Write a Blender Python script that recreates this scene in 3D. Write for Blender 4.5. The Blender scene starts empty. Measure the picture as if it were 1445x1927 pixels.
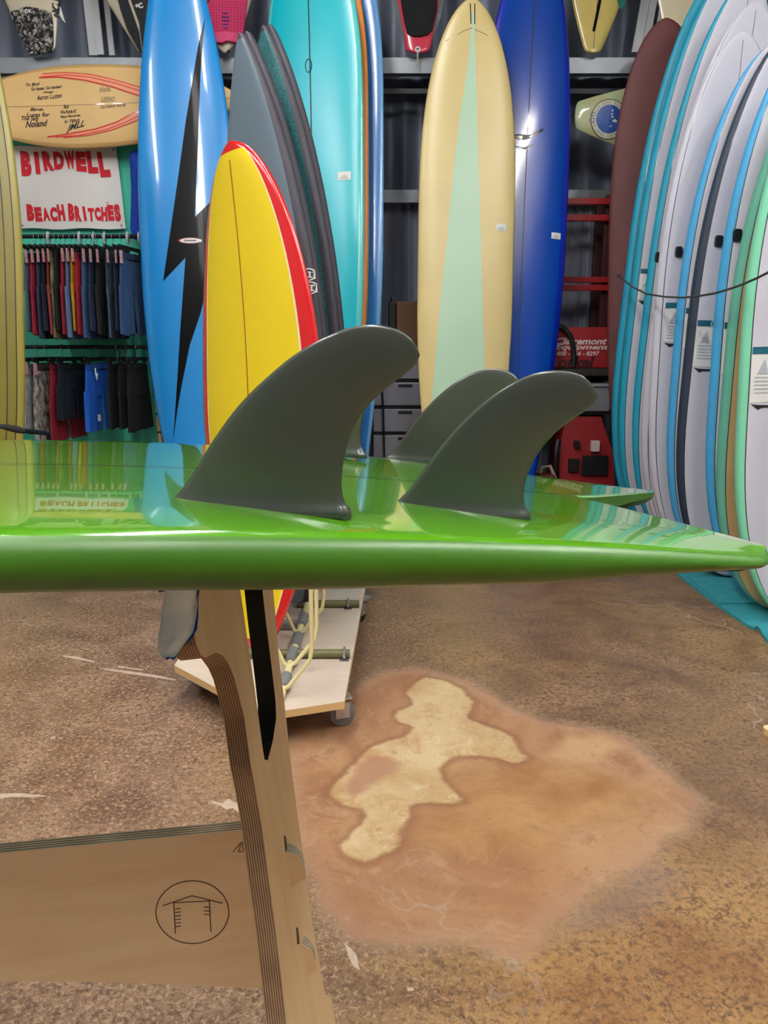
import bpy, bmesh, math, random
import numpy as np
from mathutils import Vector, Matrix
S = bpy.context.scene
C = S.collection
R = math.radians
random.seed(4)

# ------------------------------------------------------------------ camera
F = 1450.0; PITCH = R(12.5); CAMH = 1.10
cam = bpy.data.cameras.new('camera'); camo = bpy.data.objects.new('camera', cam); C.objects.link(camo)
camo.location = (0, 0, CAMH); camo.rotation_euler = (math.pi/2 - PITCH, 0, 0)
cam.sensor_fit = 'VERTICAL'; cam.sensor_height = 24.0; cam.lens = F/1927*24.0
cam.clip_start = 0.02; cam.clip_end = 60
S.camera = camo
# ------------------------------------------------------------------ world and exposure
w = bpy.data.worlds.new('world'); S.world = w; w.use_nodes = True
w.node_tree.nodes['Background'].inputs[0].default_value = (0.75, 0.85, 1, 1)
w.node_tree.nodes['Background'].inputs[1].default_value = 0.3
S.view_settings.view_transform = 'Standard'; S.view_settings.look = 'None'
S.view_settings.gamma = 1.0; S.view_settings.use_curve_mapping = False
S.view_settings.exposure = 0.0
LAMP = 88.0            # emission strength of the ceiling tubes
LAMPS = [(-3.0, 1.0), (-1.2, 0.2), (1.5, -0.4), (2.3, 0.9), (-0.6, 2.6), (0.2, -1.6), (-1.4, -1.6)]
CEIL = 4.6

ct, st_ = math.cos(PITCH), math.sin(PITCH)
def ray(u, v):
    a = (u-722.5)/F; b = (963.5-v)/F
    return Vector((a, ct+b*st_, -st_+b*ct))
def P(u, v, Y):                       # point of the place on the plane y = Y
    d = ray(u, v); return Vector((0, 0, CAMH)) + d*(Y/d.y)
def PZ(u, v, z=0.0):                  # point on the plane z
    d = ray(u, v); return Vector((0, 0, CAMH)) + d*((z-CAMH)/d.z)
def PP(u, v, o, n):                   # point on any plane
    d = ray(u, v); c = Vector((0, 0, CAMH)); return c + d*((o-c).dot(n)/d.dot(n))

# ------------------------------------------------------------------ materials
def lin(c):
    return tuple(((x/255)/12.92 if x/255 <= .04045 else ((x/255+.055)/1.055)**2.4) for x in c[:3]) + (1,)
MATS = {}
def nt(m): return m.node_tree.nodes, m.node_tree.links
def mat(name, c, rough=.5, coat=0.0, metal=0.0, var=0.0, vs=6.0, bump=0.0, bs=60.0, stretch=(1, 1, 1), spec=.5, c2=None):
    if name in MATS: return MATS[name]
    m = bpy.data.materials.new(name); m.use_nodes = True; N, L = nt(m); b = N['Principled BSDF']
    b.inputs['Roughness'].default_value = rough; b.inputs['Metallic'].default_value = metal
    b.inputs['Coat Weight'].default_value = coat; b.inputs['Coat Roughness'].default_value = .03
    b.inputs['Specular IOR Level'].default_value = spec
    b.inputs['Base Color'].default_value = lin(c)
    if var or bump or c2:
        tc = N.new('ShaderNodeTexCoord'); mp = N.new('ShaderNodeMapping'); mp.inputs['Scale'].default_value = stretch
        L.new(tc.outputs['Object'], mp.inputs[0])
        if var or c2:
            n = N.new('ShaderNodeTexNoise'); n.inputs['Scale'].default_value = vs; n.inputs['Detail'].default_value = 5
            L.new(mp.outputs[0], n.inputs[0])
            mx = N.new('ShaderNodeMix'); mx.data_type = 'RGBA'
            rp = N.new('ShaderNodeMapRange'); rp.inputs[1].default_value = .3; rp.inputs[2].default_value = .7
            L.new(n.outputs[0], rp.inputs[0]); L.new(rp.outputs[0], mx.inputs[0])
            a = lin(c)
            if c2: mx.inputs[6].default_value = a; mx.inputs[7].default_value = lin(c2)
            else:
                mx.inputs[6].default_value = tuple(x*(1-var) for x in a[:3])+(1,)
                mx.inputs[7].default_value = tuple(min(1, x*(1+var)) for x in a[:3])+(1,)
            L.new(mx.outputs[2], b.inputs['Base Color'])
        if bump:
            n2 = N.new('ShaderNodeTexNoise'); n2.inputs['Scale'].default_value = bs; n2.inputs['Detail'].default_value = 4
            L.new(mp.outputs[0], n2.inputs[0]); bp = N.new('ShaderNodeBump'); bp.inputs['Strength'].default_value = bump
            bp.inputs['Distance'].default_value = .01; L.new(n2.outputs[0], bp.inputs['Height']); L.new(bp.outputs[0], b.inputs['Normal'])
    MATS[name] = m; return m
def gloss(name, c, var=.06, rough=.25, cr=.10, cw=.7):
    m = mat(name, c, rough, cw, 0, var, 3.0); m.node_tree.nodes['Principled BSDF'].inputs['Coat Roughness'].default_value = cr; return m

# ------------------------------------------------------------------ object helpers
def link(name, me, ms=None, parent=None, smooth=False):
    o = bpy.data.objects.new(name, me); C.objects.link(o)
    if ms is not None:
        for m in (ms if isinstance(ms, (list, tuple)) else [ms]): me.materials.append(m)
    if smooth: me.polygons.foreach_set('use_smooth', [True]*len(me.polygons))
    if parent is not None: o.parent = parent
    return o
def mesh(name, vs, fs, ms=None, parent=None, smooth=False, mi=None):
    me = bpy.data.meshes.new(name); me.from_pydata([tuple(v) for v in vs], [], fs); 
    o = link(name, me, ms, parent, smooth)
    if mi is not None: me.polygons.foreach_set('material_index', mi)
    me.update(); return o
def tag(o, label, cat, group=None):
    o['label'] = label; o['category'] = cat
    if group: o['group'] = group
    return o
def thing(name, label, cat, loc=(0, 0, 0), group=None, mtx=None):
    o = bpy.data.objects.new(name, None); C.objects.link(o); o.empty_display_size = .1
    if mtx is not None: o.matrix_world = mtx
    else: o.location = loc
    return tag(o, label, cat, group)
def struct(o): o['kind'] = 'structure'; return o

class MB:
    def __init__(s): s.v = []; s.f = []; s.m = []
    def add(s, vs, fs, m=0):
        k = len(s.v); s.v += [Vector(v) for v in vs]; s.f += [tuple(i+k for i in f) for f in fs]; s.m += [m]*len(fs); return s
    def box(s, lo, hi, m=0, M=None):
        (a, b, c), (d, e, g) = lo, hi
        vs = [Vector(p) for p in ((a,b,c),(d,b,c),(d,e,c),(a,e,c),(a,b,g),(d,b,g),(d,e,g),(a,e,g))]
        if M is not None: vs = [M @ p for p in vs]
        return s.add(vs, [(0,3,2,1),(4,5,6,7),(0,1,5,4),(1,2,6,5),(2,3,7,6),(3,0,4,7)], m)
    def rbox(s, lo, hi, r=.004, m=0, M=None):    # bevelled box
        bm = bmesh.new(); bmesh.ops.create_cube(bm, size=1)
        for v in bm.verts: v.co = Vector([lo[i]+(v.co[i]+.5)*(hi[i]-lo[i]) for i in range(3)])
        bmesh.ops.bevel(bm, geom=bm.edges[:], offset=r, segments=2, affect='EDGES', profile=.5)
        bm.verts.index_update()
        s.add([(M @ v.co if M is not None else v.co.copy()) for v in bm.verts], [[v.index for v in f.verts] for f in bm.faces], m); bm.free(); return s
    def tube(s, pts, r, n=8, m=0, closed=False):
        pts = [Vector(p) for p in pts]; rs = r if isinstance(r, (list, tuple)) else [r]*len(pts); vs = []; fs = []
        up = None; K = len(pts)
        for i, p in enumerate(pts):
            a = pts[(i-1) % K] if (i > 0 or closed) else p; b = pts[(i+1) % K] if (i < K-1 or closed) else p
            t = (b-a).normalized()
            if up is None: up = Vector((0, 0, 1)) if abs(t.z) < .9 else Vector((1, 0, 0))
            x = up.cross(t); 
            if x.length < 1e-6: x = Vector((1, 0, 0)).cross(t)
            x.normalize(); y = t.cross(x); up = y
            for j in range(n):
                q = 2*math.pi*j/n; vs.append(p + x*(rs[i]*math.cos(q)) + y*(rs[i]*math.sin(q)))
        for i in range(K if closed else K-1):
            for j in range(n):
                i2 = (i+1) % K
                fs.append((i*n+j, i*n+(j+1) % n, i2*n+(j+1) % n, i2*n+j))
        if not closed: fs += [tuple(range(n-1, -1, -1)), tuple((K-1)*n+j for j in range(n))]
        return s.add(vs, fs, m)
    def lathe(s, prof, o=(0,0,0), axis=(0,0,1), n=20, m=0):
        ax = Vector(axis).normalized(); x = ax.orthogonal().normalized(); y = ax.cross(x); o = Vector(o)
        vs = []; fs = []
        for r, h in prof:
            for j in range(n):
                q = 2*math.pi*j/n; vs.append(o + ax*h + (x*math.cos(q)+y*math.sin(q))*r)
        for i in range(len(prof)-1):
            for j in range(n): fs.append((i*n+j, i*n+(j+1) % n, (i+1)*n+(j+1) % n, (i+1)*n+j))
        fs += [tuple(range(n-1, -1, -1)), tuple((len(prof)-1)*n+j for j in range(n))]
        return s.add(vs, fs, m)
    def build(s, name, ms, parent=None, smooth=False):
        o = mesh(name, s.v, s.f, ms, parent, False, s.m)
        if smooth: autosmooth(o)
        return o
def autosmooth(o, ang=40):
    me = o.data; me.polygons.foreach_set('use_smooth', [True]*len(me.polygons))
    bm = bmesh.new(); bm.from_mesh(me)
    for e in bm.edges:
        if len(e.link_faces) == 2 and e.calc_face_angle(0) > R(ang): e.smooth = False
    bm.to_mesh(me); bm.free()

def prism(poly3, dvec, name, ms, parent=None, bevel=0, side=1):   # closed outline + thickness vector; sides get material `side`
    bm = bmesh.new(); lay = bm.verts.layers.float.new('ply'); vs = [bm.verts.new(p) for p in poly3]; f = bm.faces.new(vs); f.material_index = 0
    n0 = f.normal.copy() if f.normal.length else None
    r = bmesh.ops.extrude_face_region(bm, geom=[f]); nv = [g for g in r['geom'] if isinstance(g, bmesh.types.BMVert)]
    for v in nv: v.co += dvec
    bm.normal_update(); d = dvec.normalized()
    for v in bm.verts: v[lay] = 0.0
    for v in nv: v[lay] = 1.0
    for g in bm.faces: g.material_index = 0 if abs(g.normal.dot(d)) > .7 else side
    bmesh.ops.recalc_face_normals(bm, faces=bm.faces[:])
    big = [g for g in bm.faces if len(g.verts) > 4]
    bmesh.ops.triangulate(bm, faces=big)
    me = bpy.data.meshes.new(name); bm.to_mesh(me); bm.free()
    return link(name, me, ms, parent)

# flat outlines cut fine so they can follow a curved surface
def cut_poly(polys, step=None, stepy=None):
    bm = bmesh.new()
    for p in polys:
        f = bm.faces.new([bm.verts.new((x, y, 0)) for x, y in p])
    bm.normal_update()
    bmesh.ops.triangulate(bm, faces=bm.faces[:])
    xs = [v.co.x for v in bm.verts]; ys = [v.co.y for v in bm.verts]
    for ax, lo, hi, stp in ((0, min(xs), max(xs), step), (1, min(ys), max(ys), stepy or step)):
        if not stp: continue
        k = math.floor(lo/stp)+1
        while k*stp < hi:
            co = [0, 0, 0]; co[ax] = k*stp; no = [0, 0, 0]; no[ax] = 1
            bmesh.ops.bisect_plane(bm, geom=bm.verts[:]+bm.edges[:]+bm.faces[:], plane_co=co, plane_no=no); k += 1
    bm.verts.index_update()
    vs = [(v.co.x, v.co.y) for v in bm.verts]
    fs = []
    bm.normal_update()
    for f in bm.faces:
        ii = [v.index for v in f.verts]
        fs.append(tuple(ii if f.normal.z > 0 else ii[::-1]))
    bm.free(); return vs, fs
def stroke(pts, wd):                     # ribbon polygons along a polyline
    out = []
    for (a, b), (c, d) in zip(pts[:-1], pts[1:]):
        dx, dy = c-a, d-b; l = math.hypot(dx, dy) or 1; nx, ny = -dy/l*wd/2, dx/l*wd/2; ex, ey = dx/l*wd*.25, dy/l*wd*.25
        out.append([(a+nx-ex, b+ny-ey), (a-nx-ex, b-ny-ey), (c-nx+ex, d-ny+ey), (c+nx+ex, d+ny+ey)])
    return out
def ring(cx, cy, rx, ry=None, n=28): 
    ry = ry or rx; return [(cx+rx*math.cos(2*math.pi*i/n), cy+ry*math.sin(2*math.pi*i/n)) for i in range(n)]
def ringband(cx, cy, r0, r1, a0=0, a1=360, n=40, sy=1.0):
    out = []
    for i in range(n):
        a = R(a0+(a1-a0)*i/n); b = R(a0+(a1-a0)*(i+1)/n)
        out.append([(cx+r0*math.cos(a), cy+sy*r0*math.sin(a)), (cx+r1*math.cos(a), cy+sy*r1*math.sin(a)), (cx+r1*math.cos(b), cy+sy*r1*math.sin(b)), (cx+r0*math.cos(b), cy+sy*r0*math.sin(b))])
    return out
_TX = {}
def text2d(body, size=1.0, bold=0.0, shear=0.0, space=1.0):
    k = (body, bold, shear, space)
    if k not in _TX:
        cu = bpy.data.curves.new('t', 'FONT'); cu.body = body; cu.size = 1; cu.offset = bold; cu.shear = shear; cu.space_character = space
        cu.align_x = 'CENTER'; cu.align_y = 'CENTER'; cu.resolution_u = 3
        o = bpy.data.objects.new('t', cu); C.objects.link(o)
        me = bpy.data.meshes.new_from_object(o.evaluated_get(bpy.context.evaluated_depsgraph_get()))
        vs = [(v.co.x, v.co.y) for v in me.vertices]; fs = [tuple(p.vertices) for p in me.polygons]
        bpy.data.objects.remove(o); bpy.data.curves.remove(cu); bpy.data.meshes.remove(me); _TX[k] = (vs, fs)
    vs, fs = _TX[k]; return [(x*size, y*size) for x, y in vs], fs
def fit_box(vf, w=None, h=None):
    vs, fs = vf; xs = [v[0] for v in vs]; ys = [v[1] for v in vs]
    cx, cy = (min(xs)+max(xs))/2, (min(ys)+max(ys))/2; sx = w/(max(xs)-min(xs)) if w else None; sy = h/(max(ys)-min(ys)) if h else None
    sx = sx or sy; sy = sy or sx
    return [((x-cx)*sx, (y-cy)*sy) for x, y in vs], fs
def place2d(vf, cx, cy, ang=0):
    a = R(ang); ca, sa = math.cos(a), math.sin(a); return [(cx+x*ca-y*sa, cy+x*sa+y*ca) for x, y in vf[0]], vf[1]
def decal(name, vf, fn, m, parent):      # vf flat 2-d mesh, fn maps (x, y) on to the surface it is printed on
    vs, fs = vf
    return mesh(name, [fn(x, y) for x, y in vs], fs, m, parent)

# ------------------------------------------------------------------ surfboards
class Board:
    def __init__(s, L, W, T, un=.55, na=2.2, nb=.5, ut=.4, ta=2.0, tw=.5, tb=None, rock=.10, trock=.03, p=3.0, q=1.7, rf=None, bands=(), rows=44, clip=0):
        s.__dict__.update(locals()); del s.__dict__['s']
    def hw(s, u):
        k = 1.0
        if u > s.un: k *= max(0, 1-((u-s.un)/(1-s.un))**s.na)**s.nb
        if u < s.ut:
            d = (s.ut-u)/s.ut
            if s.tb: k *= max(0, 1-d**s.ta)**s.tb
            else:
                k *= 1-(1-s.tw)*d**s.ta
                e = .018
                if u < e: k *= max(0, 1-((e-u)/e)**3)**.45
        return k*s.W/2
    def hh(s, u): return s.T/2*(.30+.70*max(0, 4*u*(1-u))**.42)
    def rk(s, u):
        a = (max(0, (u-.42)/.58))**2.4*s.rock; b = (max(0, (.35-u)/.35))**2*s.trock
        return a+b
    def dz(s, x, y):
        u = min(max(y/s.L, 0), 1); w_ = max(s.hw(u), 1e-4); f = min(abs(x)/w_, 1)
        return s.hh(u)*max(0, 1-f**s.p)**(1/s.q)+s.rk(u)
    def body(s, name, ms, parent, mi_of=None):
        ff = sorted(set([0, .2, .4, .55, .68, .78, .86, .92, .96, .985, 1]+list(s.bands)))
        top = [-f for f in ff[::-1]]+ff[1:]; nT = len(top)
        bot = [f for f in (.97, .9, .78, .55, .25, 0)]; bot = bot+[-f for f in bot[:-1][::-1]]
        n = nT+len(bot); vs = []; fs = []; mi = []
        us = [.5-.5*math.cos(math.pi*i/s.rows) for i in range(s.rows+1)]
        for u in us:
            w_ = max(s.hw(u), .0004); h = s.hh(u); r = s.rk(u)
            for f in top: vs.append((f*w_, u*s.L, h*max(0, 1-abs(f)**s.p)**(1/s.q)+r))
            for f in bot: vs.append((f*w_, u*s.L, -h*max(0, 1-abs(f)**5)**.5*.9+r))
        for i in range(len(us)-1):
            for j in range(n):
                j2 = (j+1) % n; fs.append((i*n+j, i*n+j2, (i+1)*n+j2, (i+1)*n+j))
                if j < nT-1: f = (abs(top[j])+abs(top[j+1]))/2; mi.append(mi_of(f, 1, (us[i]+us[i+1])/2) if mi_of else 0)
                else: mi.append(mi_of(0, -1, (us[i]+us[i+1])/2) if mi_of else 0)
        fs += [tuple(range(n-1, -1, -1)), tuple((len(us)-1)*n+j for j in range(n))]; mi += [mi[0], mi[-1]]
        s.obj = mesh(name, vs, fs, ms, parent, True, mi); s.parent = parent; return s.obj
    def on(s, off=.0015): return lambda x, y: (x, y, s.dz(x, y)+off)
    def patch(s, name, polys, m, off=.0015, step=.03, stepy=.08):
        return decal(name, cut_poly(polys, step, stepy), s.on(off), m, s.parent)
    def line(s, name, m, x0=0, wd=.004, u0=.02, u1=.98, off=.0012, n=30):
        pts = [(x0, s.L*(u0+(u1-u0)*i/n)) for i in range(n+1)]
        vs = []; fs = []
        for x, y in pts:
            for e in (-.5, .5): vs.append((x+e*wd, y, s.dz(x+e*wd, y)+off))
        for i in range(n): fs.append((2*i, 2*i+1, 2*i+3, 2*i+2))
        return mesh(name, vs, fs, m, s.parent)
    def railpatch(s, name, f0, f1, sd, m, off=.0012, u0=.0, u1=1.0, n=60):   # band along one side at fraction f0..f1 of the half width
        vs = []; fs = []
        for i in range(n+1):
            u = u0+(u1-u0)*(.5-.5*math.cos(math.pi*i/n)); w_ = s.hw(u)
            for f in (f0, (f0+f1)/2, f1): x = sd*f*w_; vs.append((x, u*s.L, s.dz(x, u*s.L)+off))
        for i in range(n):
            for k in (0, 1):
                q = (3*i+k, 3*i+k+1, 3*i+k+4, 3*i+k+3); fs.append(q if sd > 0 else q[::-1])
        return mesh(name, vs, fs, m, s.parent)
def frame(base, tip, face):                # local y runs tail to nose, local z is the deck normal
    base, tip = Vector(base), Vector(tip); y = (tip-base).normalized(); z = Vector(face); z = (z-y*z.dot(y)).normalized(); x = y.cross(z)
    M = Matrix((x, y, z)).transposed().to_4x4(); M.translation = base; return M
def facing(deg): return Vector((math.sin(R(deg)), -math.cos(R(deg)), 0))   # 0 looks at the camera side, + turns to the right
def px_to_board(bd, pts, off=.03):         # photo pixel outline onto the board's curved deck
    M = bd.M; n = M.to_3x3() @ Vector((0, 0, 1)); Mi = M.inverted(); out = []
    for u, v in pts:
        z = off
        for _ in range(6): q = Mi @ PP(u, v, M.translation+n*z, n); z = .5*z+.5*bd.dz(q.x, q.y)
        out.append((q.x, q.y))
    return out

# ================================================================== SETTING
XL, XR, YF, YB = -4.6, 2.7, -4.4, 5.7
m_sheet = mat('corrugated_steel', (178, 186, 204), .42, 0, .08, .16, 3.0, 0, 60, (1, 1, .3))
m_sheet2 = mat('shaded_corrugated_steel', (112, 122, 142), .42, 0, .08, .16, 3.0, 0, 60, (1, 1, .3))  # upper sheets: the wall's shade put into a darker copy of the steel
m_back = mat('backing', (60, 62, 68), .8)
m_steel = mat('galvanised_steel', (150, 155, 160), .4, 0, .5, .12, 8)
m_dark = mat('dark_steel', (45, 48, 52), .5, 0, .3)
m_wall = mat('painted_wall', (128, 128, 128), .8, 0, 0, .05, 2); m_roof = mat('dark_roof', (84, 86, 90), .8, 0, 0, .05, 2)
m_teal = mat('teal_paint', (72, 205, 176), .6, 0, 0, .04, 3)

def floor():
    def sub(a, b, st): 
        n = max(1, int(round((b-a)/st))); return [a+(b-a)*i/n for i in range(n)]
    xs = sub(XL, -.5, .3)+sub(-.5, 1.1, .02)+sub(1.1, XR, .3)+[XR]
    ys = sub(YF, .7, .3)+sub(.7, 2.6, .02)+sub(2.6, YB, .3)+[YB]
    nx, ny = len(xs), len(ys)
    vs = [(x, y, 0) for y in ys for x in xs]
    fs = [(j*nx+i, j*nx+i+1, (j+1)*nx+i+1, (j+1)*nx+i) for j in range(ny-1) for i in range(nx-1)]
    o = mesh('floor', vs, fs); struct(o)
    pts = np.array([(v[0], v[1]) for v in vs])
    def sdf(poly):
        q = np.array([PZ(520+x/1.562, 1200+y/1.562)[:2] for x, y in poly]); n = len(q)
        d = np.full(len(pts), 1e9); ins = np.zeros(len(pts), bool)
        for i in range(n):
            a, b = q[i], q[(i+1) % n]; e = b-a; t = np.clip(((pts-a)@e)/(e@e), 0, 1)
            d = np.minimum(d, np.linalg.norm(pts-a-t[:, None]*e, axis=1))
            c = ((a[1] > pts[:, 1]) != (b[1] > pts[:, 1])) & (pts[:, 0] < (b[0]-a[0])*(pts[:, 1]-a[1])/(b[1]-a[1]+1e-12)+a[0]); ins ^= c
        return np.where(ins, d, -d)
    cream = [(440,115),(500,125),(545,150),(580,190),(560,240),(620,260),(690,290),(720,340),(750,355),(700,375),(650,355),(590,345),(520,350),(475,380),(490,420),(520,450),(550,480),(500,490),(430,485),(385,490),(395,540),(360,570),(355,610),(310,640),(265,665),(200,640),(185,610),(215,570),(260,540),(265,510),(200,490),(160,460),(165,440),(220,380),(270,330),(330,305),(380,290),(400,260),(340,240),(355,215),(400,200),(385,165),(410,130)]
    pink = [(30,300),(240,140),(330,100),(430,95),(560,130),(640,180),(700,220),(800,250),(900,265),(1000,290),(1100,360),(1170,420),(1225,480),(1200,560),(1130,600),(1060,650),(950,720),(850,800),(780,890),(740,950),(660,930),(600,895),(450,890),(330,905),(230,870),(150,800),(90,680),(60,560),(40,450)]
    pale = [(780,350),(850,295),(960,290),(1020,320),(960,355),(850,372)]
    core = [(480,400),(700,370),(860,360),(1000,400),(1080,450),(1060,520),(900,560),(760,640),(560,640),(440,600),(420,520),(560,490)]
    grey = [(840,870),(900,790),(1000,730),(1090,680),(1180,690),(1120,770),(1000,840)]
    spot = [(225,385),(280,345),(340,355),(370,375),(340,400),(270,440),(225,470),(200,440)]
    for nm, pl in (('s_cream', cream), ('s_pink', pink), ('s_pale', pale), ('s_core', core), ('s_grey', grey), ('s_spot', spot)):
        at = o.data.attributes.new(nm, 'FLOAT', 'POINT'); at.data.foreach_set('value', np.clip(sdf(pl), -.6, .6).astype(np.float32))
    m = bpy.data.materials.new('stained_concrete'); m.use_nodes = True; N, L = nt(m); b = N['Principled BSDF']
    tc = N.new('ShaderNodeTexCoord')
    def noise(sc, det=6, rough=.6, dist=0):
        n = N.new('ShaderNodeTexNoise'); n.inputs['Scale'].default_value = sc; n.inputs['Detail'].default_value = det; n.inputs['Roughness'].default_value = rough; n.inputs['Distortion'].default_value = dist
        L.new(tc.outputs['Object'], n.inputs[0]); return n.outputs[0]
    def rng(s_, a, b2, c=0, d=1):
        n = N.new('ShaderNodeMapRange'); n.interpolation_type = 'SMOOTHSTEP'
        for i, x in enumerate((a, b2, c, d)): n.inputs[i+1].default_value = x
        L.new(s_, n.inputs[0]); return n.outputs[0]
    def mth(op, a, b2):
        n = N.new('ShaderNodeMath'); n.operation = op
        for i, x in enumerate((a, b2)):
            if isinstance(x, (int, float)): n.inputs[i].default_value = x
            else: L.new(x, n.inputs[i])
        return n.outputs[0]
    def mix(f, a, b2):
        n = N.new('ShaderNodeMix'); n.data_type = 'RGBA'
        if isinstance(f, (int, float)): n.inputs[0].default_value = f
        else: L.new(f, n.inputs[0])
        for i, x in ((6, a), (7, b2)):
            if isinstance(x, tuple): n.inputs[i].default_value = lin(x)
            else: L.new(x, n.inputs[i])
        return n.outputs[2]
    big = noise(1.1, 4, .55, .6); mid = noise(5.5, 7, .68, .5); fine = noise(70, 6, .75); fleck = noise(170, 3, .6); mid2 = noise(2.2, 6, .6, 1.2)
    sx = N.new('ShaderNodeSeparateXYZ'); L.new(tc.outputs['Object'], sx.inputs[0])
    col = mix(rng(mid, .36, .64), (112, 84, 62), (166, 132, 98))
    col = mix(rng(big, .4, .62), col, mix(rng(mid2, .38, .62), (128, 98, 66), (172, 136, 92)))
    left = mth('MULTIPLY', rng(sx.outputs[0], .15, -.7), .62)
    col = mix(left, col, mix(rng(mid, .38, .62), (134, 98, 80), (186, 150, 124)))
    near = mth('MULTIPLY', rng(sx.outputs[1], 1.9, 1.0), mth('MULTIPLY', rng(sx.outputs[0], -.1, .3), .85))
    col = mix(near, col, mix(rng(mid2, .38, .6), (160, 112, 66), (198, 152, 90)))
    fl2 = noise(95, 5, .7, .8); fl3 = noise(48, 6, .72, 1.4)
    col = mix(rng(fine, .48, .60, 0, .62), col, (86, 60, 46))
    col = mix(mth('MULTIPLY', rng(fl3, .50, .60), rng(mid, .43, .58, .15, .85)), col, (98, 68, 48))
    pal = mth('MULTIPLY', rng(fl2, .52, .61), mth('ADD', mth('MULTIPLY', rng(sx.outputs[0], .5, -.3), .5), .25)); col = mix(pal, col, (212, 178, 142))
    col = mix(mth('MULTIPLY', rng(fleck, .60, .70), mth('ADD', mth('MULTIPLY', rng(sx.outputs[0], .2, -.4), .7), .12)), col, (214, 184, 160))
    def shape(nm, wid, wob, k=1.0):
        a = N.new('ShaderNodeAttribute'); a.attribute_name = nm
        s2 = mth('ADD', a.outputs['Fac'], mth('MULTIPLY', mth('SUBTRACT', mid, .5), wob))
        s2 = mth('ADD', s2, mth('MULTIPLY', mth('SUBTRACT', fine, .5), wob*.16))
        return mth('MULTIPLY', rng(s2, -wid, wid), k), s2
    pk, ps = shape('s_pink', .012, .10, .9)
    g, _ = shape('s_grey', .04, .10, .55); col = mix(g, col, (146, 122, 112))
    pcol = mix(rng(mid2, .36, .64), (170, 118, 82), (202, 154, 112))
    pcol = mix(rng(mid, .58, .72, 0, .5), pcol, (150, 108, 80))
    col = mix(pk, col, pcol)
    col = mix(mth('MULTIPLY', pk, rng(noise(8, 7, .72, 1.2), .52, .64, 0, .5)), col, (214, 172, 134)); col = mix(mth('MULTIPLY', pk, rng(noise(13, 7, .75, .8), .55, .66, 0, .6)), col, (136, 96, 68))
    rimf = mth('MULTIPLY', rng(ps, -.05, .0), rng(ps, .06, .01)); col = mix(mth('MULTIPLY', rimf, .35), col, (196, 160, 132))
    c, _ = shape('s_core', .05, .16, .7); col = mix(c, col, mix(rng(mid, .36, .64), (172, 122, 70), (204, 158, 104)))
    c, s2 = shape('s_pale', .03, .10, .7); col = mix(c, col, (222, 182, 132))
    c, s2 = shape('s_cream', .008, .06, .95)
    edge = mth('MULTIPLY', rng(s2, -.03, -.004), rng(s2, .012, 0)); col = mix(mth('MULTIPLY', edge, .55), col, (140, 86, 56))
    crm = mix(rng(mid2, .34, .66), (204, 168, 116), (236, 208, 160)); crm = mix(rng(noise(11, 6, .7, 1.0), .50, .62, 0, .55), crm, (200, 152, 98)); crm = mix(rng(noise(16, 6, .75, .6), .56, .66, 0, .7), crm, (242, 222, 182))
    col = mix(c, col, crm)
    col = mix(rng(fl3, .56, .66, 0, .28), col, (120, 80, 56))
    c, _ = shape('s_spot', .015, .06, .8); col = mix(c, col, (186, 132, 104))
    # thin pale scratches
    wv = N.new('ShaderNodeTexVoronoi'); wv.feature = 'DISTANCE_TO_EDGE'; wv.inputs['Scale'].default_value = 1.1
    mp = N.new('ShaderNodeVectorMath'); mp.operation = 'ADD'
    nn = N.new('ShaderNodeTexNoise'); nn.inputs['Scale'].default_value = 1.6; nn.inputs['Detail'].default_value = 6; L.new(tc.outputs['Object'], nn.inputs[0])
    L.new(tc.outputs['Object'], mp.inputs[0]); L.new(nn.outputs['Color'], mp.inputs[1]); L.new(mp.outputs[0], wv.inputs['Vector'])
    cr = mth('MULTIPLY', rng(wv.outputs['Distance'], .006, .0), rng(big, .5, .6)); col = mix(mth('MULTIPLY', cr, .55), col, (206, 186, 170))
    gm = N.new('ShaderNodeMix'); gm.data_type = 'RGBA'; gm.blend_type = 'MULTIPLY'; gm.inputs[0].default_value = 1; L.new(col, gm.inputs[6]); gm.inputs[7].default_value = (.70, .705, .71, 1); col = gm.outputs[2]
    L.new(col, b.inputs['Base Color'])
    L.new(rng(mid, .3, .7, .30, .5), b.inputs['Roughness']); b.inputs['Specular IOR Level'].default_value = .4
    bp = N.new('ShaderNodeBump'); bp.inputs['Strength'].default_value = .25; bp.inputs['Distance'].default_value = .004; L.new(fine, bp.inputs['Height']); L.new(bp.outputs[0], b.inputs['Normal'])
    o.data.materials.append(m)
floor()
m_scf = mat('pale_scuff', (184, 164, 146), .6, 0, 0, .15, 40)
for k, pl in enumerate(([(118,1233),(150,1237),(180,1245),(176,1247),(146,1241),(119,1236)], [(196,1258),(250,1264),(300,1272),(332,1279),(330,1281),(290,1275),(240,1268),(197,1261)], [(222,1253),(270,1260),(269,1262),(222,1256)], [(398,1507),(420,1512),(430,1503),(440,1510),(452,1512),(450,1530),(438,1521),(426,1524),(415,1517),(399,1512)], [(0,1494),(40,1493),(90,1498),(60,1501),(20,1500),(0,1503)], [(95,1388),(105,1385),(104,1390),(96,1392)], [(648,1776),(660,1784),(672,1800),(676,1826),(664,1818),(656,1800)], [(765,1860),(776,1858),(780,1864),(768,1866)])):
    q = [PZ(u, v, 0) for u, v in pl]; n_ = len(q)
    mesh('paint_scuff', [(p.x, p.y, .0006) for p in q], [tuple(range(n_))[::-1]], m_scf, bpy.data.objects['floor'])
struct(MB().box((XL-.1, YF-.1, CEIL), (XR+.1, YB+.2, CEIL+.1)).build('ceiling', m_roof))
struct(MB().box((XL-.1, YF, 0), (XL, YB+.1, CEIL)).build('wall_left', m_wall))
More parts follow.
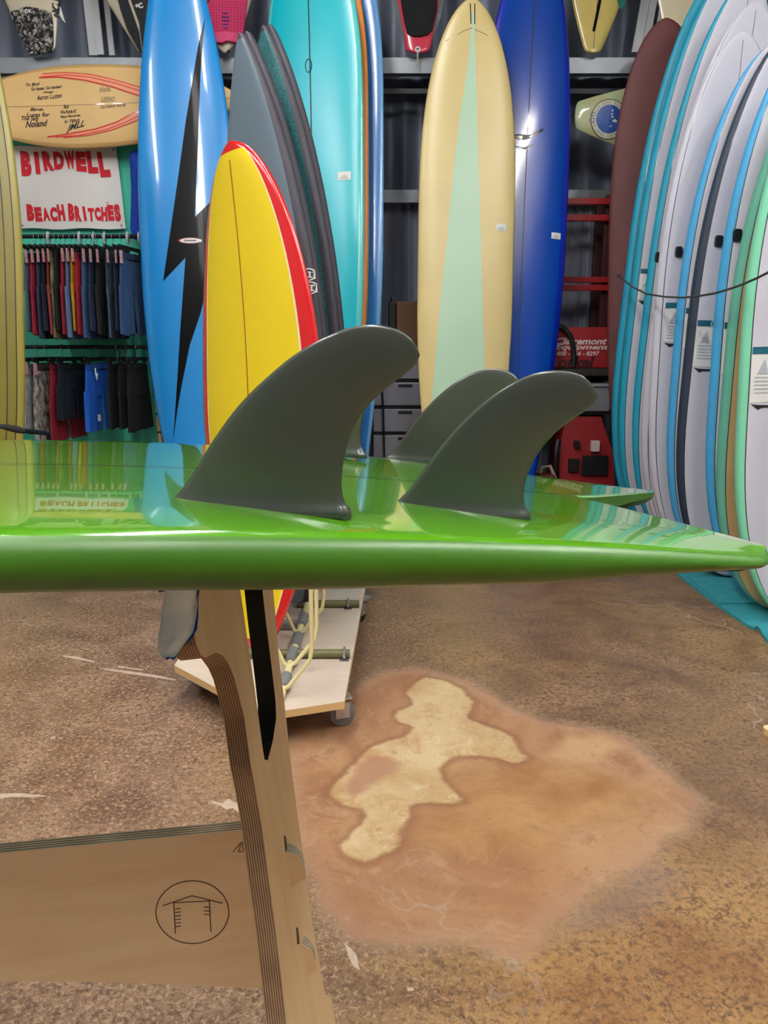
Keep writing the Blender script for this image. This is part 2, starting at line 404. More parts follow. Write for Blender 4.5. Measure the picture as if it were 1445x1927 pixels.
struct(MB().box((XR, YF, 0), (XR+.1, YB+.1, CEIL)).build('wall_right', m_wall))
struct(MB().box((XL-.1, YF-.1, 0), (XR+.1, YF, CEIL)).build('wall_front', m_wall))
wb = struct(MB().box((XL-.1, YB+.06, 0), (XR+.1, YB+.16, CEIL)).build('wall_back', m_back))
def sheet(x0, x1, z0, z1, dy, pitch, amp, m=None):
    n = int((x1-x0)/pitch*8); vs = []; fs = []
    for i in range(n+1):
        x = x0+(x1-x0)*i/n; y = YB+dy-amp*math.cos(2*math.pi*(x-x0)/pitch)
        vs += [(x, y, z0), (x, y, z1), (x, y+.002, z1), (x, y+.002, z0)]
    for i in range(n):
        a = 4*i; fs += [(a, a+4, a+5, a+1), (a+2, a+6, a+7, a+3), (a+1, a+5, a+6, a+2), (a, a+3, a+7, a+4)]
    o = mesh('corrugated_sheet', vs, fs, m or m_sheet, wb, True); autosmooth(o)
for k in range(10):
    sheet(XL+.73*k, XL+.73*(k+1)+.02, 0, 2.12, .0+.004*(k % 2), .0664, .012)
    sheet(XL+.73*k, XL+.73*(k+1)+.02, 2.07, CEIL-.01, .02+.004*(k % 2), .1825, .012, m_sheet2)
# girts (steel rails) on the back wall
def girt(n, z0, z1, depth, y=YB-.02):
    b = MB(); b.box((XL, y-depth, z1-.012), (XR, y, z1)); b.box((XL, y-depth, z0), (XR, y-depth+.012, z1-.012)); b.box((XL, y-depth+.012, z0), (XR, y-depth+.06, z0+.01))
    struct(b.build('trim_%d' % n, m_steel))
girt(1, 2.755, 2.845, .32); girt(2, 2.02, 2.10, .12)
struct(MB().box((XL, 5.44, 2.66), (XR, 5.47, 2.69)).build('trim_3', m_dark))
for n, (a, b) in enumerate((((168, -60), (186, 106)), ((1232, -60), (1203, 100)))):
    p, q = P(a[0], a[1], 5.56), P(b[0], b[1], 5.56); d = (q-p).normalized(); sx = Vector((1, 0, 0))
    bb = MB()
    for o0, o1, y0, y1 in ((-.055, .0, -.02, 0), (.002, .045, -.035, -.02), (.075, .11, -.02, 0)):
        bb.add([p+sx*o0+Vector((0, y0, 0)), p+sx*o1+Vector((0, y0, 0)), q+sx*o1+Vector((0, y0, 0)), q+sx*o0+Vector((0, y0, 0)), p+sx*o0+Vector((0, y1, 0)), p+sx*o1+Vector((0, y1, 0)), q+sx*o1+Vector((0, y1, 0)), q+sx*o0+Vector((0, y1, 0))],
               [(0, 3, 2, 1), (4, 5, 6, 7), (0, 1, 5, 4), (1, 2, 6, 5), (2, 3, 7, 6), (3, 0, 4, 7)])
    struct(bb.build('trim_%d' % (4+n), mat('white_flashing', (205, 208, 212), .5, 0, .1, .05)))
# teal partition behind the clothes
tz = P(150, 262, 5.18).z
struct(MB().box((XL, 5.18, 0), (-1.42, 5.24, tz)).build('trim_6', m_teal))

# ceiling lamps
m_tube = bpy.data.materials.new('lamp_tube'); m_tube.use_nodes = True
N, L = nt(m_tube); em = N.new('ShaderNodeEmission'); em.inputs[0].default_value = (1, .975, .95, 1); em.inputs[1].default_value = LAMP
L.new(em.outputs[0], N['Material Output'].inputs[0])
m_house = mat('lamp_housing', (225, 225, 225), .5)
for i, (x, y) in enumerate(LAMPS):
    t = thing('ceiling_light', 'long white fluorescent ceiling light, out of view above the shop floor', 'ceiling light', (x, y, CEIL-.5), 'ceiling lights')
    b = MB(); b.box((-.12, -1.2, .05), (.12, 1.2, .10)); b.box((-.15, -1.2, .03), (-.12, 1.2, .10)); b.box((.12, -1.2, .03), (.15, 1.2, .10)); b.build('housing', m_house, t)
    for s in (-.06, .06): MB().tube([(s, -1.17, .03), (s, 1.17, .03)], .018, 10).build('lamp_tube', m_tube, t, True)
    for e in (-1, 1): MB().tube([(0, e, .10), (0, e, .5)], .004, 6).build('hanging_wire', m_dark, t)

# ================================================================== GREEN FISH BOARD (upside down on the rack)
m_green = mat('green_resin', (84, 150, 22), .16, 1.0, 0, .10, 2.2, 0, 60, (1, 3, 1))
m_green.node_tree.nodes['Principled BSDF'].inputs['Coat IOR'].default_value = 1.75
m_line = mat('dark_pinline', (28, 30, 24), .4, .5)
gpsi, gpit, grol = .0759, -.0057, -.0377
ga = Vector((math.cos(gpsi)*math.cos(gpit), math.sin(gpsi)*math.cos(gpit), -math.sin(gpit)))
gb0 = Vector((-math.sin(gpsi), math.cos(gpsi), 0)); gc0 = ga.cross(gb0)
gb = gb0*math.cos(grol)+gc0*math.sin(grol); gc = ga.cross(gb)
GO = Vector((0, .6137, CAMH-.0901))
GM = Matrix((ga, gb, gc)).transposed().to_4x4(); GM.translation = GO; GMi = GM.inverted()
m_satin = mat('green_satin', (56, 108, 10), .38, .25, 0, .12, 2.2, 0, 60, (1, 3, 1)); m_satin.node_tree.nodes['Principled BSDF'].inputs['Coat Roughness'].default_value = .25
def g_n(s): return -.1162*max(s+.4, 0)**2-(.10*((-.6-s)/.8)**2 if s < -.6 else 0)
def g_w(s):
    if s >= -.6236: return .2678-.1463*(s+.6236)**1.6
    return .2678*max(0, 1-((-.6236-s)/.79)**2.2)**.62
def lerp_t(x, tb):
    for (a, b), (c, d) in zip(tb[:-1], tb[1:]):
        if x <= c: return b+(d-b)*max(0, (x-a))/(c-a)
    return tb[-1][1]
def g_h(s): return lerp_t(s, [(-1.42, .012), (-1.2, .028), (-.9, .035), (-.05, .035), (.08, .029), (.17, .018), (.24, .009), (.3, .006)])
def build_green():
    root = thing('surfboard', 'glossy green fish surfboard lying fins up on a plywood rack in front', 'surfboard', mtx=GM)
    MBd = MB()
    def section(s, A, B, inA, inB):
        n0 = g_n(s); h = g_h(s); T = min(.058, h*1.65); wd = max(B-A, 1e-5); k = min(1, wd/.05); h *= k**.6; T *= k**.6
        out = []
        bev = min(.05, wd*.45)
        def topn(t): d = min((t-A) if not inA else 9, (B-t) if not inB else 9); x = min(1, max(0, d/bev)); return .0035*(1-(1-x)**2)-.0035
        edge = .004 if wd > .02 else .2*wd
        ts = [A+.002, A+bev*.15, A+bev*.35, A+bev*.65, A+bev, A+wd*.3, (A+B)/2, B-wd*.3, B-bev, B-bev*.65, B-bev*.35, B-bev*.15, B-.002]
        ts = sorted(min(max(t, A), B) for t in ts)
        for t in ts: out.append((s, t, n0+topn(t)))
        def rail(E, sg, inner):
            q = (.0 if inner else 1.0)*k; r = []
            for dx, dn in ((.0062, -.05), (.0100, -.17), (.0122, -.34), (.0125, -.5), (.0108, -.66), (.006, -.82), (-.004, -.95), (-.03, -1.1)):
                r.append((s, E+sg*(dx*q if dx > 0 else max(dx, -wd*.3)), n0-.0035*(0 if inner else 1)+dn*h))
            return r
        out += rail(B, 1, inB)
        for f in (.25, .0, -.25): out.append((s, (A+B)/2+f*wd, n0-T*(1-.3*abs(f))-.002))
        out += rail(A, -1, inA)[::-1]
        return out
    def loft(secs):
        n = len(secs[0]); vs = [p for q in secs for p in q]; fs = []
        for i in range(len(secs)-1):
            for j in range(n): fs.append((i*n+j, (i+1)*n+j, (i+1)*n+(j+1) % n, i*n+(j+1) % n))
        fs += [tuple(range(n)), tuple(range((len(secs)-1)*n+n-1, (len(secs)-1)*n-1, -1))]
        k0 = len(MBd.m); MBd.add(vs, fs)
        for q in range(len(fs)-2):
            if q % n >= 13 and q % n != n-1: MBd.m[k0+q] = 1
    sc = .160
    ss = [-1.4136+(.8)*(1-math.cos(math.pi/2*i/16)) for i in range(16)]+[-.6+(.6+sc)*i/30 for i in range(31)]
    loft([section(s, -g_w(s), g_w(s), False, False) for s in ss])
    for sg, st in ((-1, .239), (1, .284)):
        secs = []
        for i in range(19):
            x = 1-(1-i/18)**1.8; s = sc-.004+(st-sc+.004)*x; g = max(0, (s-sc)/(st-sc))**1.12*(g_w(st)-.017)
            wv = g_w(s); wv = wv-.0*(x)
            if x > .86: e = (x-.86)/.14; mid_ = (wv+g)/2; hw_ = (wv-g)/2*max(.01, 1-e**2.6)**.5; g, wv = mid_-hw_, mid_+hw_
            secs.append(section(s, -wv, -g, False, True) if sg < 0 else section(s, g, wv, True, False))
        loft(secs)
    hull = MBd.build('hull', [m_green, m_satin], root, True)
    # stringer
    vs = []; fs = []
    for i in range(61):
        s = -1.38+(1.38+sc)*i/60
        for t in (-.0011, .0011): vs.append((s, t, g_n(s)+.0006))
    for i in range(60): fs.append((2*i, 2*i+2, 2*i+3, 2*i+1))
    mesh('stringer', vs, fs, m_line, root)
    return root
green = build_green()

def fin_material():
    m = bpy.data.materials.new('smoked_fibreglass'); m.use_nodes = True; N, L = nt(m); b = N['Principled BSDF']
    b.inputs['Base Color'].default_value = (.060, .072, .060, 1); b.inputs['Roughness'].default_value = .38
    b.inputs['Coat Weight'].default_value = 1.0; b.inputs['Coat Roughness'].default_value = .12
    tr = N.new('ShaderNodeBsdfRefraction'); tr.inputs['Color'].default_value = (.86, .86, .70, 1); tr.inputs['Roughness'].default_value = .35; tr.inputs['IOR'].default_value = 1.3
    ab = N.new('ShaderNodeVolumeAbsorption'); ab.inputs['Color'].default_value = (.42, .46, .28, 1); ab.inputs['Density'].default_value = 260
    mx = N.new('ShaderNodeMixShader'); mx.inputs[0].default_value = .30
    L.new(b.outputs[0], mx.inputs[1]); L.new(tr.outputs[0], mx.inputs[2]); L.new(mx.outputs[0], N['Material Output'].inputs[0]); L.new(ab.outputs[0], N['Material Output'].inputs['Volume'])
    return m
m_fin = fin_material()
def resample(pts, n):
    pts = [Vector(p) for p in pts]
    # Catmull-Rom smoothing
    q = []
    for i in range(len(pts)-1):
        p0 = pts[max(i-1, 0)]; p1 = pts[i]; p2 = pts[i+1]; p3 = pts[min(i+2, len(pts)-1)]
        for k in range(8):
            t = k/8; q.append(.5*((2*p1)+(p2-p0)*t+(2*p0-5*p1+4*p2-p3)*t*t+(3*p1-p0-3*p2+p3)*t**3))
    q.append(pts[-1]); d = [0]
    for a, b in zip(q[:-1], q[1:]): d.append(d[-1]+(b-a).length)
    out = []; j = 0
    for i in range(n+1):
        x = d[-1]*i/n
        while j < len(d)-2 and d[j+1] < x: j += 1
        t = (x-d[j])/max(d[j+1]-d[j], 1e-9); out.append(q[j].lerp(q[j+1], min(max(t, 0), 1)))
    return out
def fin_local(LE, TE, s_guess, cant):
    """photo outlines -> fin outline in the board's frame"""
    o = GO+gc*g_n(s_guess); a0 = PP(*LE[0], o, gc); a1 = PP(*TE[0], o, gc); d = (a1-a0).normalized()
    up = (gc*math.cos(R(cant))-gb*math.sin(R(cant))); n = d.cross(up).normalized()
    f = lambda pts: [GMi @ PP(u, v, a0, n) for u, v in pts]
    return f(LE), f(TE), GMi.to_3x3() @ n
def build_fin(LE, TE, n, thick, mirror=False):
    if mirror:
        fl = lambda v: Vector((v.x, -v.y, v.z)); LE, TE, n = [fl(p) for p in LE], [fl(p) for p in TE], -fl(n)
    J, I = 44, 14; le, te = resample(LE, J), resample(TE, J)
    base = le[0].lerp(te[0], .5); dirc = (te[0]-le[0]).normalized()
    vs = []; fs = []
    upv = Vector((0, 0, 1))
    rows = []
    chord0 = (te[0]-le[0]).length
    prof = [0]+[ (1-math.cos(math.pi*i/I))/2 for i in range(1, I)]+[1]
    for j in range(-1, J+1):
        jj = max(j, 0); a, b = le[jj].copy(), te[jj].copy()
        h = max(0, ((a+b)/2-base).dot(upv)); ch = (b-a).length
        fl_ = math.exp(-h/.0045) if j >= 0 else 1.2
        a -= dirc*.0045*fl_; b += dirc*.003*fl_
        if j < 0: a.z -= .004; b.z -= .004
        tm = thick*(1-.62*jj/J)*min(1, (ch/(chord0*.35))**.7)
        ring_ = []
        for sd in (1, -1):
            for i in (range(0, I+1) if sd > 0 else range(I-1, 0, -1)):
                x = prof[i]; pr = 2.1*(x**.55)*(1-x)**.85 if 0 < x < 1 else 0
                off = tm*(pr*.95+.10) + .0032*fl_*(1 if 0 < x < 1 else .0)
                if x in (0, 1): off = 0
                ring_.append(a.lerp(b, x)+n*(sd*off))
        rows.append(ring_)
    m_ = len(rows[0]); vs = [p for r in rows for p in r]
    for j in range(len(rows)-1):
        for i in range(m_): fs.append((j*m_+i, j*m_+(i+1) % m_, (j+1)*m_+(i+1) % m_, (j+1)*m_+i))
    o = mesh('fin', vs, fs, m_fin, green, True)
    bm = bmesh.new(); bm.from_mesh(o.data); bmesh.ops.remove_doubles(bm, verts=bm.verts[:], dist=1e-6); bmesh.ops.holes_fill(bm, edges=bm.edges[:], sides=0)
    bmesh.ops.recalc_face_normals(bm, faces=bm.faces[:]); bm.to_mesh(o.data); bm.free()
    return o
LE1 = [(330,944),(365,888),(400,830),(450,762),(510,703),(570,657),(640,622),(700,611),(748,620),(778,643),(790,668)]
TE1 = [(651,960),(644,930),(643,900),(648,860),(660,815),(680,779),(710,745),(745,717),(768,699),(783,684),(790,668)]
LE2 = [(742,955),(775,915),(810,865),(850,815),(895,770),(940,735),(990,708),(1040,697),(1085,702),(1112,721),(1125,746)]
TE2 = [(989,967),(985,935),(990,903),(1003,870),(1022,840),(1048,812),(1078,789),(1100,774),(1114,762),(1122,754),(1125,746)]
f1 = fin_local(LE1, TE1, -.09, 5); f2 = fin_local(LE2, TE2, .05, 6)
def farther(pts, a, b, k): return [(b[0]+(u-a[0])*k, b[1]+(v-a[1])*k) for u, v in pts]
f3 = fin_local(farther(LE1, (651, 960), (684, 855), .64), farther(TE1, (651, 960), (684, 855), .64), -.09, -5)
f4 = fin_local(farther(LE2, (742, 955), (727, 864), .66), farther(TE2, (742, 955), (727, 864), .66), .05, -6)
for fdat, th in ((f1, .0062), (f2, .0055), (f3, .006), (f4, .0052)): build_fin(fdat[0], fdat[1], fdat[2], th)

# ================================================================== PLYWOOD RACK
m_birch = mat('birch_face', (250, 222, 170), .5, .1, 0, .12, 5, .05, 40, (2, 9, 1.2), c2=(240, 202, 146))
m_birch2 = mat('birch_panel', (242, 214, 172), .5, .1, 0, 0, 4, .04, 40, (1, 8, 9), c2=(228, 194, 148))
m_felt = mat('black_felt', (24, 24, 22), .95, 0, 0, .25, 60, .2, 200)
def ply_material(nm, ca, cb, k):
    m = bpy.data.materials.new(nm); m.use_nodes = True; N, L = nt(m); b = N['Principled BSDF']; b.inputs['Roughness'].default_value = .65
    a = N.new('ShaderNodeAttribute'); a.attribute_name = 'ply'
    ml = N.new('ShaderNodeMath'); ml.operation = 'MULTIPLY'; ml.inputs[1].default_value = k*math.pi; L.new(a.outputs['Fac'], ml.inputs[0])
    sn = N.new('ShaderNodeMath'); sn.operation = 'SINE'; L.new(ml.outputs[0], sn.inputs[0])
    tc = N.new('ShaderNodeTexCoord'); no = N.new('ShaderNodeTexNoise'); no.inputs['Scale'].default_value = 30; no.inputs['Detail'].default_value = 4; L.new(tc.outputs['Object'], no.inputs[0])
    ad = N.new('ShaderNodeMath'); ad.operation = 'MULTIPLY_ADD'; ad.inputs[1].default_value = 2.2; L.new(no.outputs[0], ad.inputs[0]); L.new(sn.outputs[0], ad.inputs[2])
    rp = N.new('ShaderNodeMapRange'); rp.inputs[1].default_value = .4; rp.inputs[2].default_value = 2.0; L.new(ad.outputs[0], rp.inputs[0])
    mx = N.new('ShaderNodeMix'); mx.data_type = 'RGBA'; mx.inputs[6].default_value = lin(ca); mx.inputs[7].default_value = lin(cb); L.new(rp.outputs[0], mx.inputs[0]); L.new(mx.outputs[2], b.inputs['Base Color'])
    return m
m_ply = ply_material('plywood_edge', (104, 76, 54), (184, 150, 112), 17); m_ply2 = ply_material('plywood_edge_pale', (128, 108, 84), (250, 234, 206), 9)
def build_rack():
    root = thing('board_rack', 'birch plywood board rack with forked legs holding up the green surfboard', 'rack', (-.5, .62, 0))
    B0 = root.location.copy()
    n = Vector((1, 0, .128)).normalized(); o = Vector((-.1523, 0, CAMH)); th = -n*.017
    def at(Y, zr): return Vector((-.1523-.128*zr, Y, CAMH+zr))
    def q(u, v): return PP(u, v, o, n)
    def up(p, p2, zr):               # carry the edge p2 -> p on up to the height zr
        d = (p-p2); k = (CAMH+zr-p.z)/d.z; return p+d*k
    near = [(373,1087),(366,1149),(365,1190),(370,1214),(379,1233),(386,1238),(395,1233),(407,1228),(419,1233),(432,1252),(441,1274),(449,1305),(460,1351),(472,1440),(478,1470),(492,1550),(507,1660),(520,1756),(533,1870),(539,1926)]
    far = [(632,1926),(623,1874),(612,1872),(608,1853),(588,1739),(575,1642),(559,1528),(546,1426),(535,1320),(525,1239),(519,1165),(512,1090)]
    s1 = [(491,1090),(500,1171),(511,1258),(518,1320),(519,1351),(513,1392),(503,1430)]
    s2 = [(498,1430),(494,1407),(488,1361),(479,1295),(469,1227),(457,1143),(449,1090)]
    pts = [up(q(*near[0]), q(*near[1]), -.160)]+[q(*p) for p in near]
    d = (pts[-1]-pts[-5]); pts.append(pts[-1]+d*((0-pts[-1].z)/d.z))
    fpts = [q(*p) for p in far]; d = fpts[0]-fpts[1]; e = fpts[0]+d*((0-fpts[0].z)/d.z); e.y = min(e.y, .86); e.z = 0; e.x = -.1523+.128*CAMH
    pts.append(e); pts += fpts; pts.append(up(fpts[-1], fpts[-2], -.180))
    p1 = [q(*p) for p in s1]; slot_far = [up(p1[0], p1[1], -.180)]+p1
    p2 = [q(*p) for p in s2]; slot_near = p2+[up(p2[-1], p2[-2], -.178)]
    pts += slot_far+slot_near
    loc = [p-B0 for p in pts]
    leg = prism(loc, th, 'leg', [m_birch, m_ply], root)
    mir = [Vector((-1.14-p.x, p.y-.06, p.z if p.z < .86 else p.z-.05*(p.z-.86)/.08))-B0 for p in pts]
    prism(mir, Vector((-th.x, 0, th.z)), 'leg', [m_birch, m_ply], root)
    # felt lining of the slot
    for nm, line, dy in (('felt_lining', slot_far, -.0012), ('felt_lining', slot_near[::-1], .0012)):
        vs = []; fs = []
        for p in line:
            b = p-B0+Vector((0, dy, 0)); vs += [b+n*.0005, b+th-n*.0005]
        for i in range(len(line)-1): fs.append((2*i, 2*i+1, 2*i+3, 2*i+2))
        if dy > 0: continue
        k = len(line)
        mesh(nm, vs, fs, m_felt, leg)
    # stretcher panel
    yaw = R(8.9); pn = Vector((math.sin(yaw), -math.cos(yaw), 0)); po = Vector((-.131, .63, CAMH)); back = -pn*.015
    g = lambda u, v: PP(u, v, po, pn)-B0
    def along(x, zr): k = (x-po.x)/math.cos(yaw); return Vector((x, po.y+k*math.sin(yaw), CAMH+zr))-B0
    panel = prism([g(462, 1562), g(230, 1584), g(0, 1606), along(-.66, -.4407), along(-1.0, -.4407), along(-1.02, -.61), along(-.8, -.575), along(-.55, -.563), g(0, 1847), g(130, 1847), g(260, 1850), g(380, 1855), g(501, 1861)], back, 'stretcher', [m_birch2, m_ply2], root)
    m_burn = mat('burnt_line', (70, 44, 26), .8)
    def burn(name, polys_px, wd):
        polys = []
        for pl in polys_px:
            # draw in the panel's own plane
            L2 = [(g(u, v)) for u, v in pl]; ex = Vector((math.cos(yaw), math.sin(yaw), 0)); pp = [(p.dot(ex), p.z) for p in L2]; polys += stroke(pp, wd)
        ex = Vector((math.cos(yaw), math.sin(yaw), 0)); base = (po-B0); base = base-ex*base.dot(ex); base.z = 0
        vf = cut_poly(polys); decal(name, vf, lambda x, y: base+ex*x+Vector((0, 0, y))+pn*.0005, m_burn, panel)
    circ = [(362+68.5*math.cos(a*math.pi/30), 1716+59*math.sin(a*math.pi/30)) for a in range(61)]
    house = [[(327,1697),(330,1756)],[(394,1695),(397,1753)],[(327,1698),(394,1695)],[(306,1704),(361,1685),(418,1699)]]
    rungs = [[(330,1710+k*6.6),(340,1709+k*6.6)] for k in range(6)]+[[(384,1706+k*7),(394,1707+k*7)] for k in range(3)]
    burn('round_house_emblem', [circ]+house+rungs, .0009)
    burn('pencilled_letter', [[(438,1603),(452,1586)],[(449,1600),(454,1584),(459,1586),(455,1592),(459,1596),(456,1602),(447,1602)]], .0007)
    # locking tabs that pass through the leg
    t1 = [(538,1604),(549,1606),(560,1612),(568,1622),(574,1637),(575,1648),(574,1655),(567,1657),(560,1661),(553,1669),(548,1679),(530,1670),(524,1610)]
    t2 = [(561,1777),(571,1779),(581,1785),(589,1796),(594,1810),(595,1822),(593,1829),(586,1832),(579,1836),(573,1843),(569,1853),(553,1848),(548,1785)]
    for t in (t1, t2): prism([g(u, v) for u, v in t], back, 'locking_tab', [m_birch2, m_ply2], root)
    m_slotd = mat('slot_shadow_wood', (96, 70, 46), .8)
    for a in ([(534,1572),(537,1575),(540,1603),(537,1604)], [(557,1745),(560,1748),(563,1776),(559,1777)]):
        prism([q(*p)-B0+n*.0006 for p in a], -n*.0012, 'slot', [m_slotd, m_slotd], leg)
    # clear foam and blue masking tape over the end of the arm
    def tape(name, rows, Y, m, th_=.003, bul=.004, wav=.0015):
        K = 7; vs = []; fs = []
        for (v, a, b) in rows:
            for i in range(K+1):
                x = i/K; p = P(a+(b-a)*x, v, Y)-B0
                vs.append(p+Vector((0, -bul*math.sin(math.pi*x)+wav*math.sin(x*9+v*.13)+wav*math.sin(v*.05), 0)))
        nR = len(rows); off = len(vs); vs += [v+Vector((0, th_, 0)) for v in vs]
        for j in range(nR-1):
            for i in range(K): a = j*(K+1)+i; fs += [(a, a+K+1, a+K+2, a+1), (off+a, off+a+1, off+a+K+2, off+a+K+1)]
        for j in range(nR-1):
            for i in (0, K): a = j*(K+1)+i; fs.append((a, a+off, a+off+K+1, a+K+1))
        for i in range(K):
            for j in (0, nR-1): a = j*(K+1)+i; fs.append((a, a+1, a+1+off, a+off))
        mesh(name, vs, fs, m, root, True)
    m_foam = mat('clear_packing_tape', (222, 238, 255), .2, .6, 0, .12, 30, .4, 45)
    m_btape = mat('blue_masking_tape', (30, 104, 224), .6, 0, 0, .15, 20)
    tape('clear_tape', [(1087,318,371),(1098,315,371),(1120,309,369),(1145,304,368),(1170,301,366),(1195,299,360),(1208,298,350),(1222,296,340),(1232,304,334)], .470, m_foam)
    tape('blue_tape', [(1084,320,378),(1100,318,377),(1125,316,373),(1160,318,371),(1185,318,370),(1200,316,362),(1215,314,345),(1226,308,338),(1239,314,330)], .477, m_btape, .002, .0)
    tape('blue_tape', [(1086,314,322),(1098,308,320),(1111,299,312),(1113,298,304)], .474, m_btape, .0015, .0)
    return root
build_rack()

# ================================================================== SURFBOARDS STANDING AROUND
SB = 'surfboard'
def racked(label, bpx, npx, face, bd, ms, mi_of=None, base_z=None, Lfix=None, name='surfboard', group=None):
    """bpx / npx = (u, v, Y) of tail and nose"""
    b, t = P(*bpx), P(*npx)
    if base_z is not None: b.z = base_z
    M = frame(b, t, facing(face)); nz = M.to_3x3() @ Vector((0, 0, 1)); b2, t2 = b-nz*bd.rk(0), t-nz*bd.rk(1); M = frame(b2, t2, facing(face)); bd.L = Lfix or (t2-b2).length
    r = thing(name, label, SB, mtx=M, group=group); bd.body('hull', ms, r, mi_of); bd.M = M; bd.root = r; return bd
m_white = mat('white_sticker', (235, 235, 232), .4); m_ink = mat('black_ink', (22, 22, 24), .6)
def price_tag(bd, px, w_=.055, h_=.036, lines=2):
    x, y = px_to_board(bd, [px])[0]
    poly = [(x-w_/2, y-h_/2), (x+w_/2, y-h_/2), (x+w_/2, y+h_/2), (x-w_/2, y+h_/2)]
    t = bd.patch('price_tag', [poly], m_white, .0025)
    pr = []
    for k in range(lines):
        yy = y-h_*.05-h_*.22*k; ww = w_*(.3 if k == 0 else .62)
        xx = x-ww/2
        while xx < x+ww/2: pr += [[(xx, yy-h_*.05), (xx+.0026, yy-h_*.05), (xx+.0026, yy+h_*.05), (xx, yy+h_*.05)]]; xx += .0044
    o = decal('price_print', cut_poly(pr), bd.on(.004), mat('grey_print', (90, 90, 95), .6), t)
    return t

# ---- gold board at the left edge
m_gold = gloss('olive_gold', (122, 112, 34), .05, .35, .25, .4); m_gold2 = gloss('olive_gold_rail', (150, 138, 54), .05, .35, .25, .4)
bd = Board(0, .55, .075, un=.5, na=2.1, nb=.56, ut=.35, tw=.5, bands=(.74, .885))
racked('olive gold longboard with dark pinlines, cut off by the left edge', (-66, 1093, 3.47), (-106, -95, 3.75), 8, bd, [m_gold, m_gold2], lambda f, s, u: 1 if f > .885 else 0)
bd.root.location.z -= .0
for f in (.74, .885):
    for sd in (1, -1): bd.railpatch('pinline', f-.008, f+.008, sd, m_line, .0015, .02, .99)

# ---- sky blue longboard with lightning bolt
m_sky = gloss('sky_blue', (34, 150, 230), .04, .25, .06); m_blk = gloss('gloss_black', (6, 7, 10), 0, .35, .10, .10); m_blk.node_tree.nodes['Principled BSDF'].inputs['Specular IOR Level'].default_value = .1
bd = Board(0, .575, .08, un=.52, na=2.0, nb=.66, ut=.45, ta=2.0, tb=.62, rock=.13)
racked('tall sky blue longboard with a black lightning bolt', (375, 985, 4.58), (325, -150, 4.92), 4, bd, [m_sky], base_z=.0)
bolt = px_to_board(bd, [(386,33),(372,92),(350,225),(330,370),(307,529),(349,485),(344,555),(339,623),(332,740),(326,828),(334,770),(341,730),(357,650),(378,588),(404,470),(426,352),(400,376),(367,408),(370,330),(377,145),(381,92)])
bd.patch('lightning_bolt', [bolt], m_blk)
cx, cy = px_to_board(bd, [(358, 453)])[0]
bd.patch('oval_badge', [ring(cx, cy, .068, .0175)], mat('badge_red', (190, 40, 40), .4, .5), .0022)
bd.patch('oval_badge', [ring(cx+.002, cy, .062, .0145)], m_white, .003)
tx = cut_poly([[(x, y) for x, y in ((cx-.035+.0078*k, cy-.003), (cx-.035+.0078*k+.006, cy-.003), (cx-.035+.0078*k+.0075, cy+.004), (cx-.035+.0078*k+.0015, cy+.004))] for k in range(9)])
decal('badge_print', tx, bd.on(.0038), m_ink, bd.root)

# ---- turquoise, orange edged and blue longboards, one behind the other
m_turq = gloss('turquoise', (10, 192, 208), .05, .3, .25); m_turq2 = gloss('turquoise_rail', (84, 208, 208))
bd = Board(0, .60, .08, un=.72, nb=.5, na=2.4, ut=.5, tw=.55, bands=(.9,))
racked('turquoise longboard with a thin black stringer and a price tag', (590, 985, 4.40), (578, -150, 4.82), -20, bd, [m_turq, m_turq2], lambda f, s, u: 1 if f > .9 else 0, base_z=.0)
lx, ly = px_to_board(bd, [(581, 124)])[0]; MB().tube([(lx+.019*math.cos(a*.45), ly+.036*math.sin(a*.45), bd.dz(lx, ly)+.004) for a in range(-6, 9)], .0022, 6).build('leash_loop', m_line, bd.root, True)
bd.line('stringer', m_line, -.0, .007); price_tag(bd, (648, 331), .075, .045)
m_org = gloss('orange', (244, 150, 52), .04, .4, .3, .3); m_cream0 = gloss('ivory', (226, 214, 180))
bd = Board(0, .60, .085, un=.72, nb=.5, na=2.4, ut=.5, tw=.55, bands=(.5,))
racked('longboard with orange rails, between the turquoise board and the blue board', (600, 985, 4.53), (592, -150, 4.95), -20, bd, [m_cream0, m_org], lambda f, s, u: 1 if f > .5 or s < 0 else 0, base_z=.0)
m_sky2 = gloss('azure', (44, 128, 206)); m_sky3 = gloss('azure_rail_highlight', (112, 172, 226))  # paler rail colour paints in the highlights along the board's edge
bd = Board(0, .60, .085, un=.72, nb=.5, na=2.4, ut=.5, tw=.55, bands=(.93,))
racked('plain azure blue longboard with highlights coloured along its rails, behind the turquoise board', (628, 985, 4.66), (624, -150, 5.08), -20, bd, [m_sky2, m_sky3], lambda f, s, u: 1 if f > .93 else 0, base_z=.0)

# ---- cream noserider
m_cream = gloss('cream_resin', (226, 204, 138), .05, .35, .3, .5); m_mint = gloss('pale_mint', (188, 222, 190), .03, .35, .3, .5)
bd = Board(0, .575, .08, un=.62, na=2.5, nb=.56, ut=.45, ta=2.2, tw=.45, rock=.09)
racked('cream longboard with a long pale mint triangle down its middle', (868, 985, 4.6), (888, -2, 4.95), 0, bd, [m_cream], base_z=.0)
tri = px_to_board(bd, [(888,24),(882,110),(868,200),(855,300),(842,440),(829,560),(818,690),(812,760),(915,760),(912,690),(909,600),(905,450),(900,300),(896,150),(892,24)])
bd.patch('mint_triangle', [tri], m_mint)
for a, b in ((885, 886), (893, 893)): bd.patch('crack_line', stroke(px_to_board(bd, [(a, 8), (b, 45)]), .006), m_line, .002, None, None)
price_tag(bd, (943, 428), .062, .04)
m_scuff = mat('brown_scuff', (150, 120, 78), .6, .3)
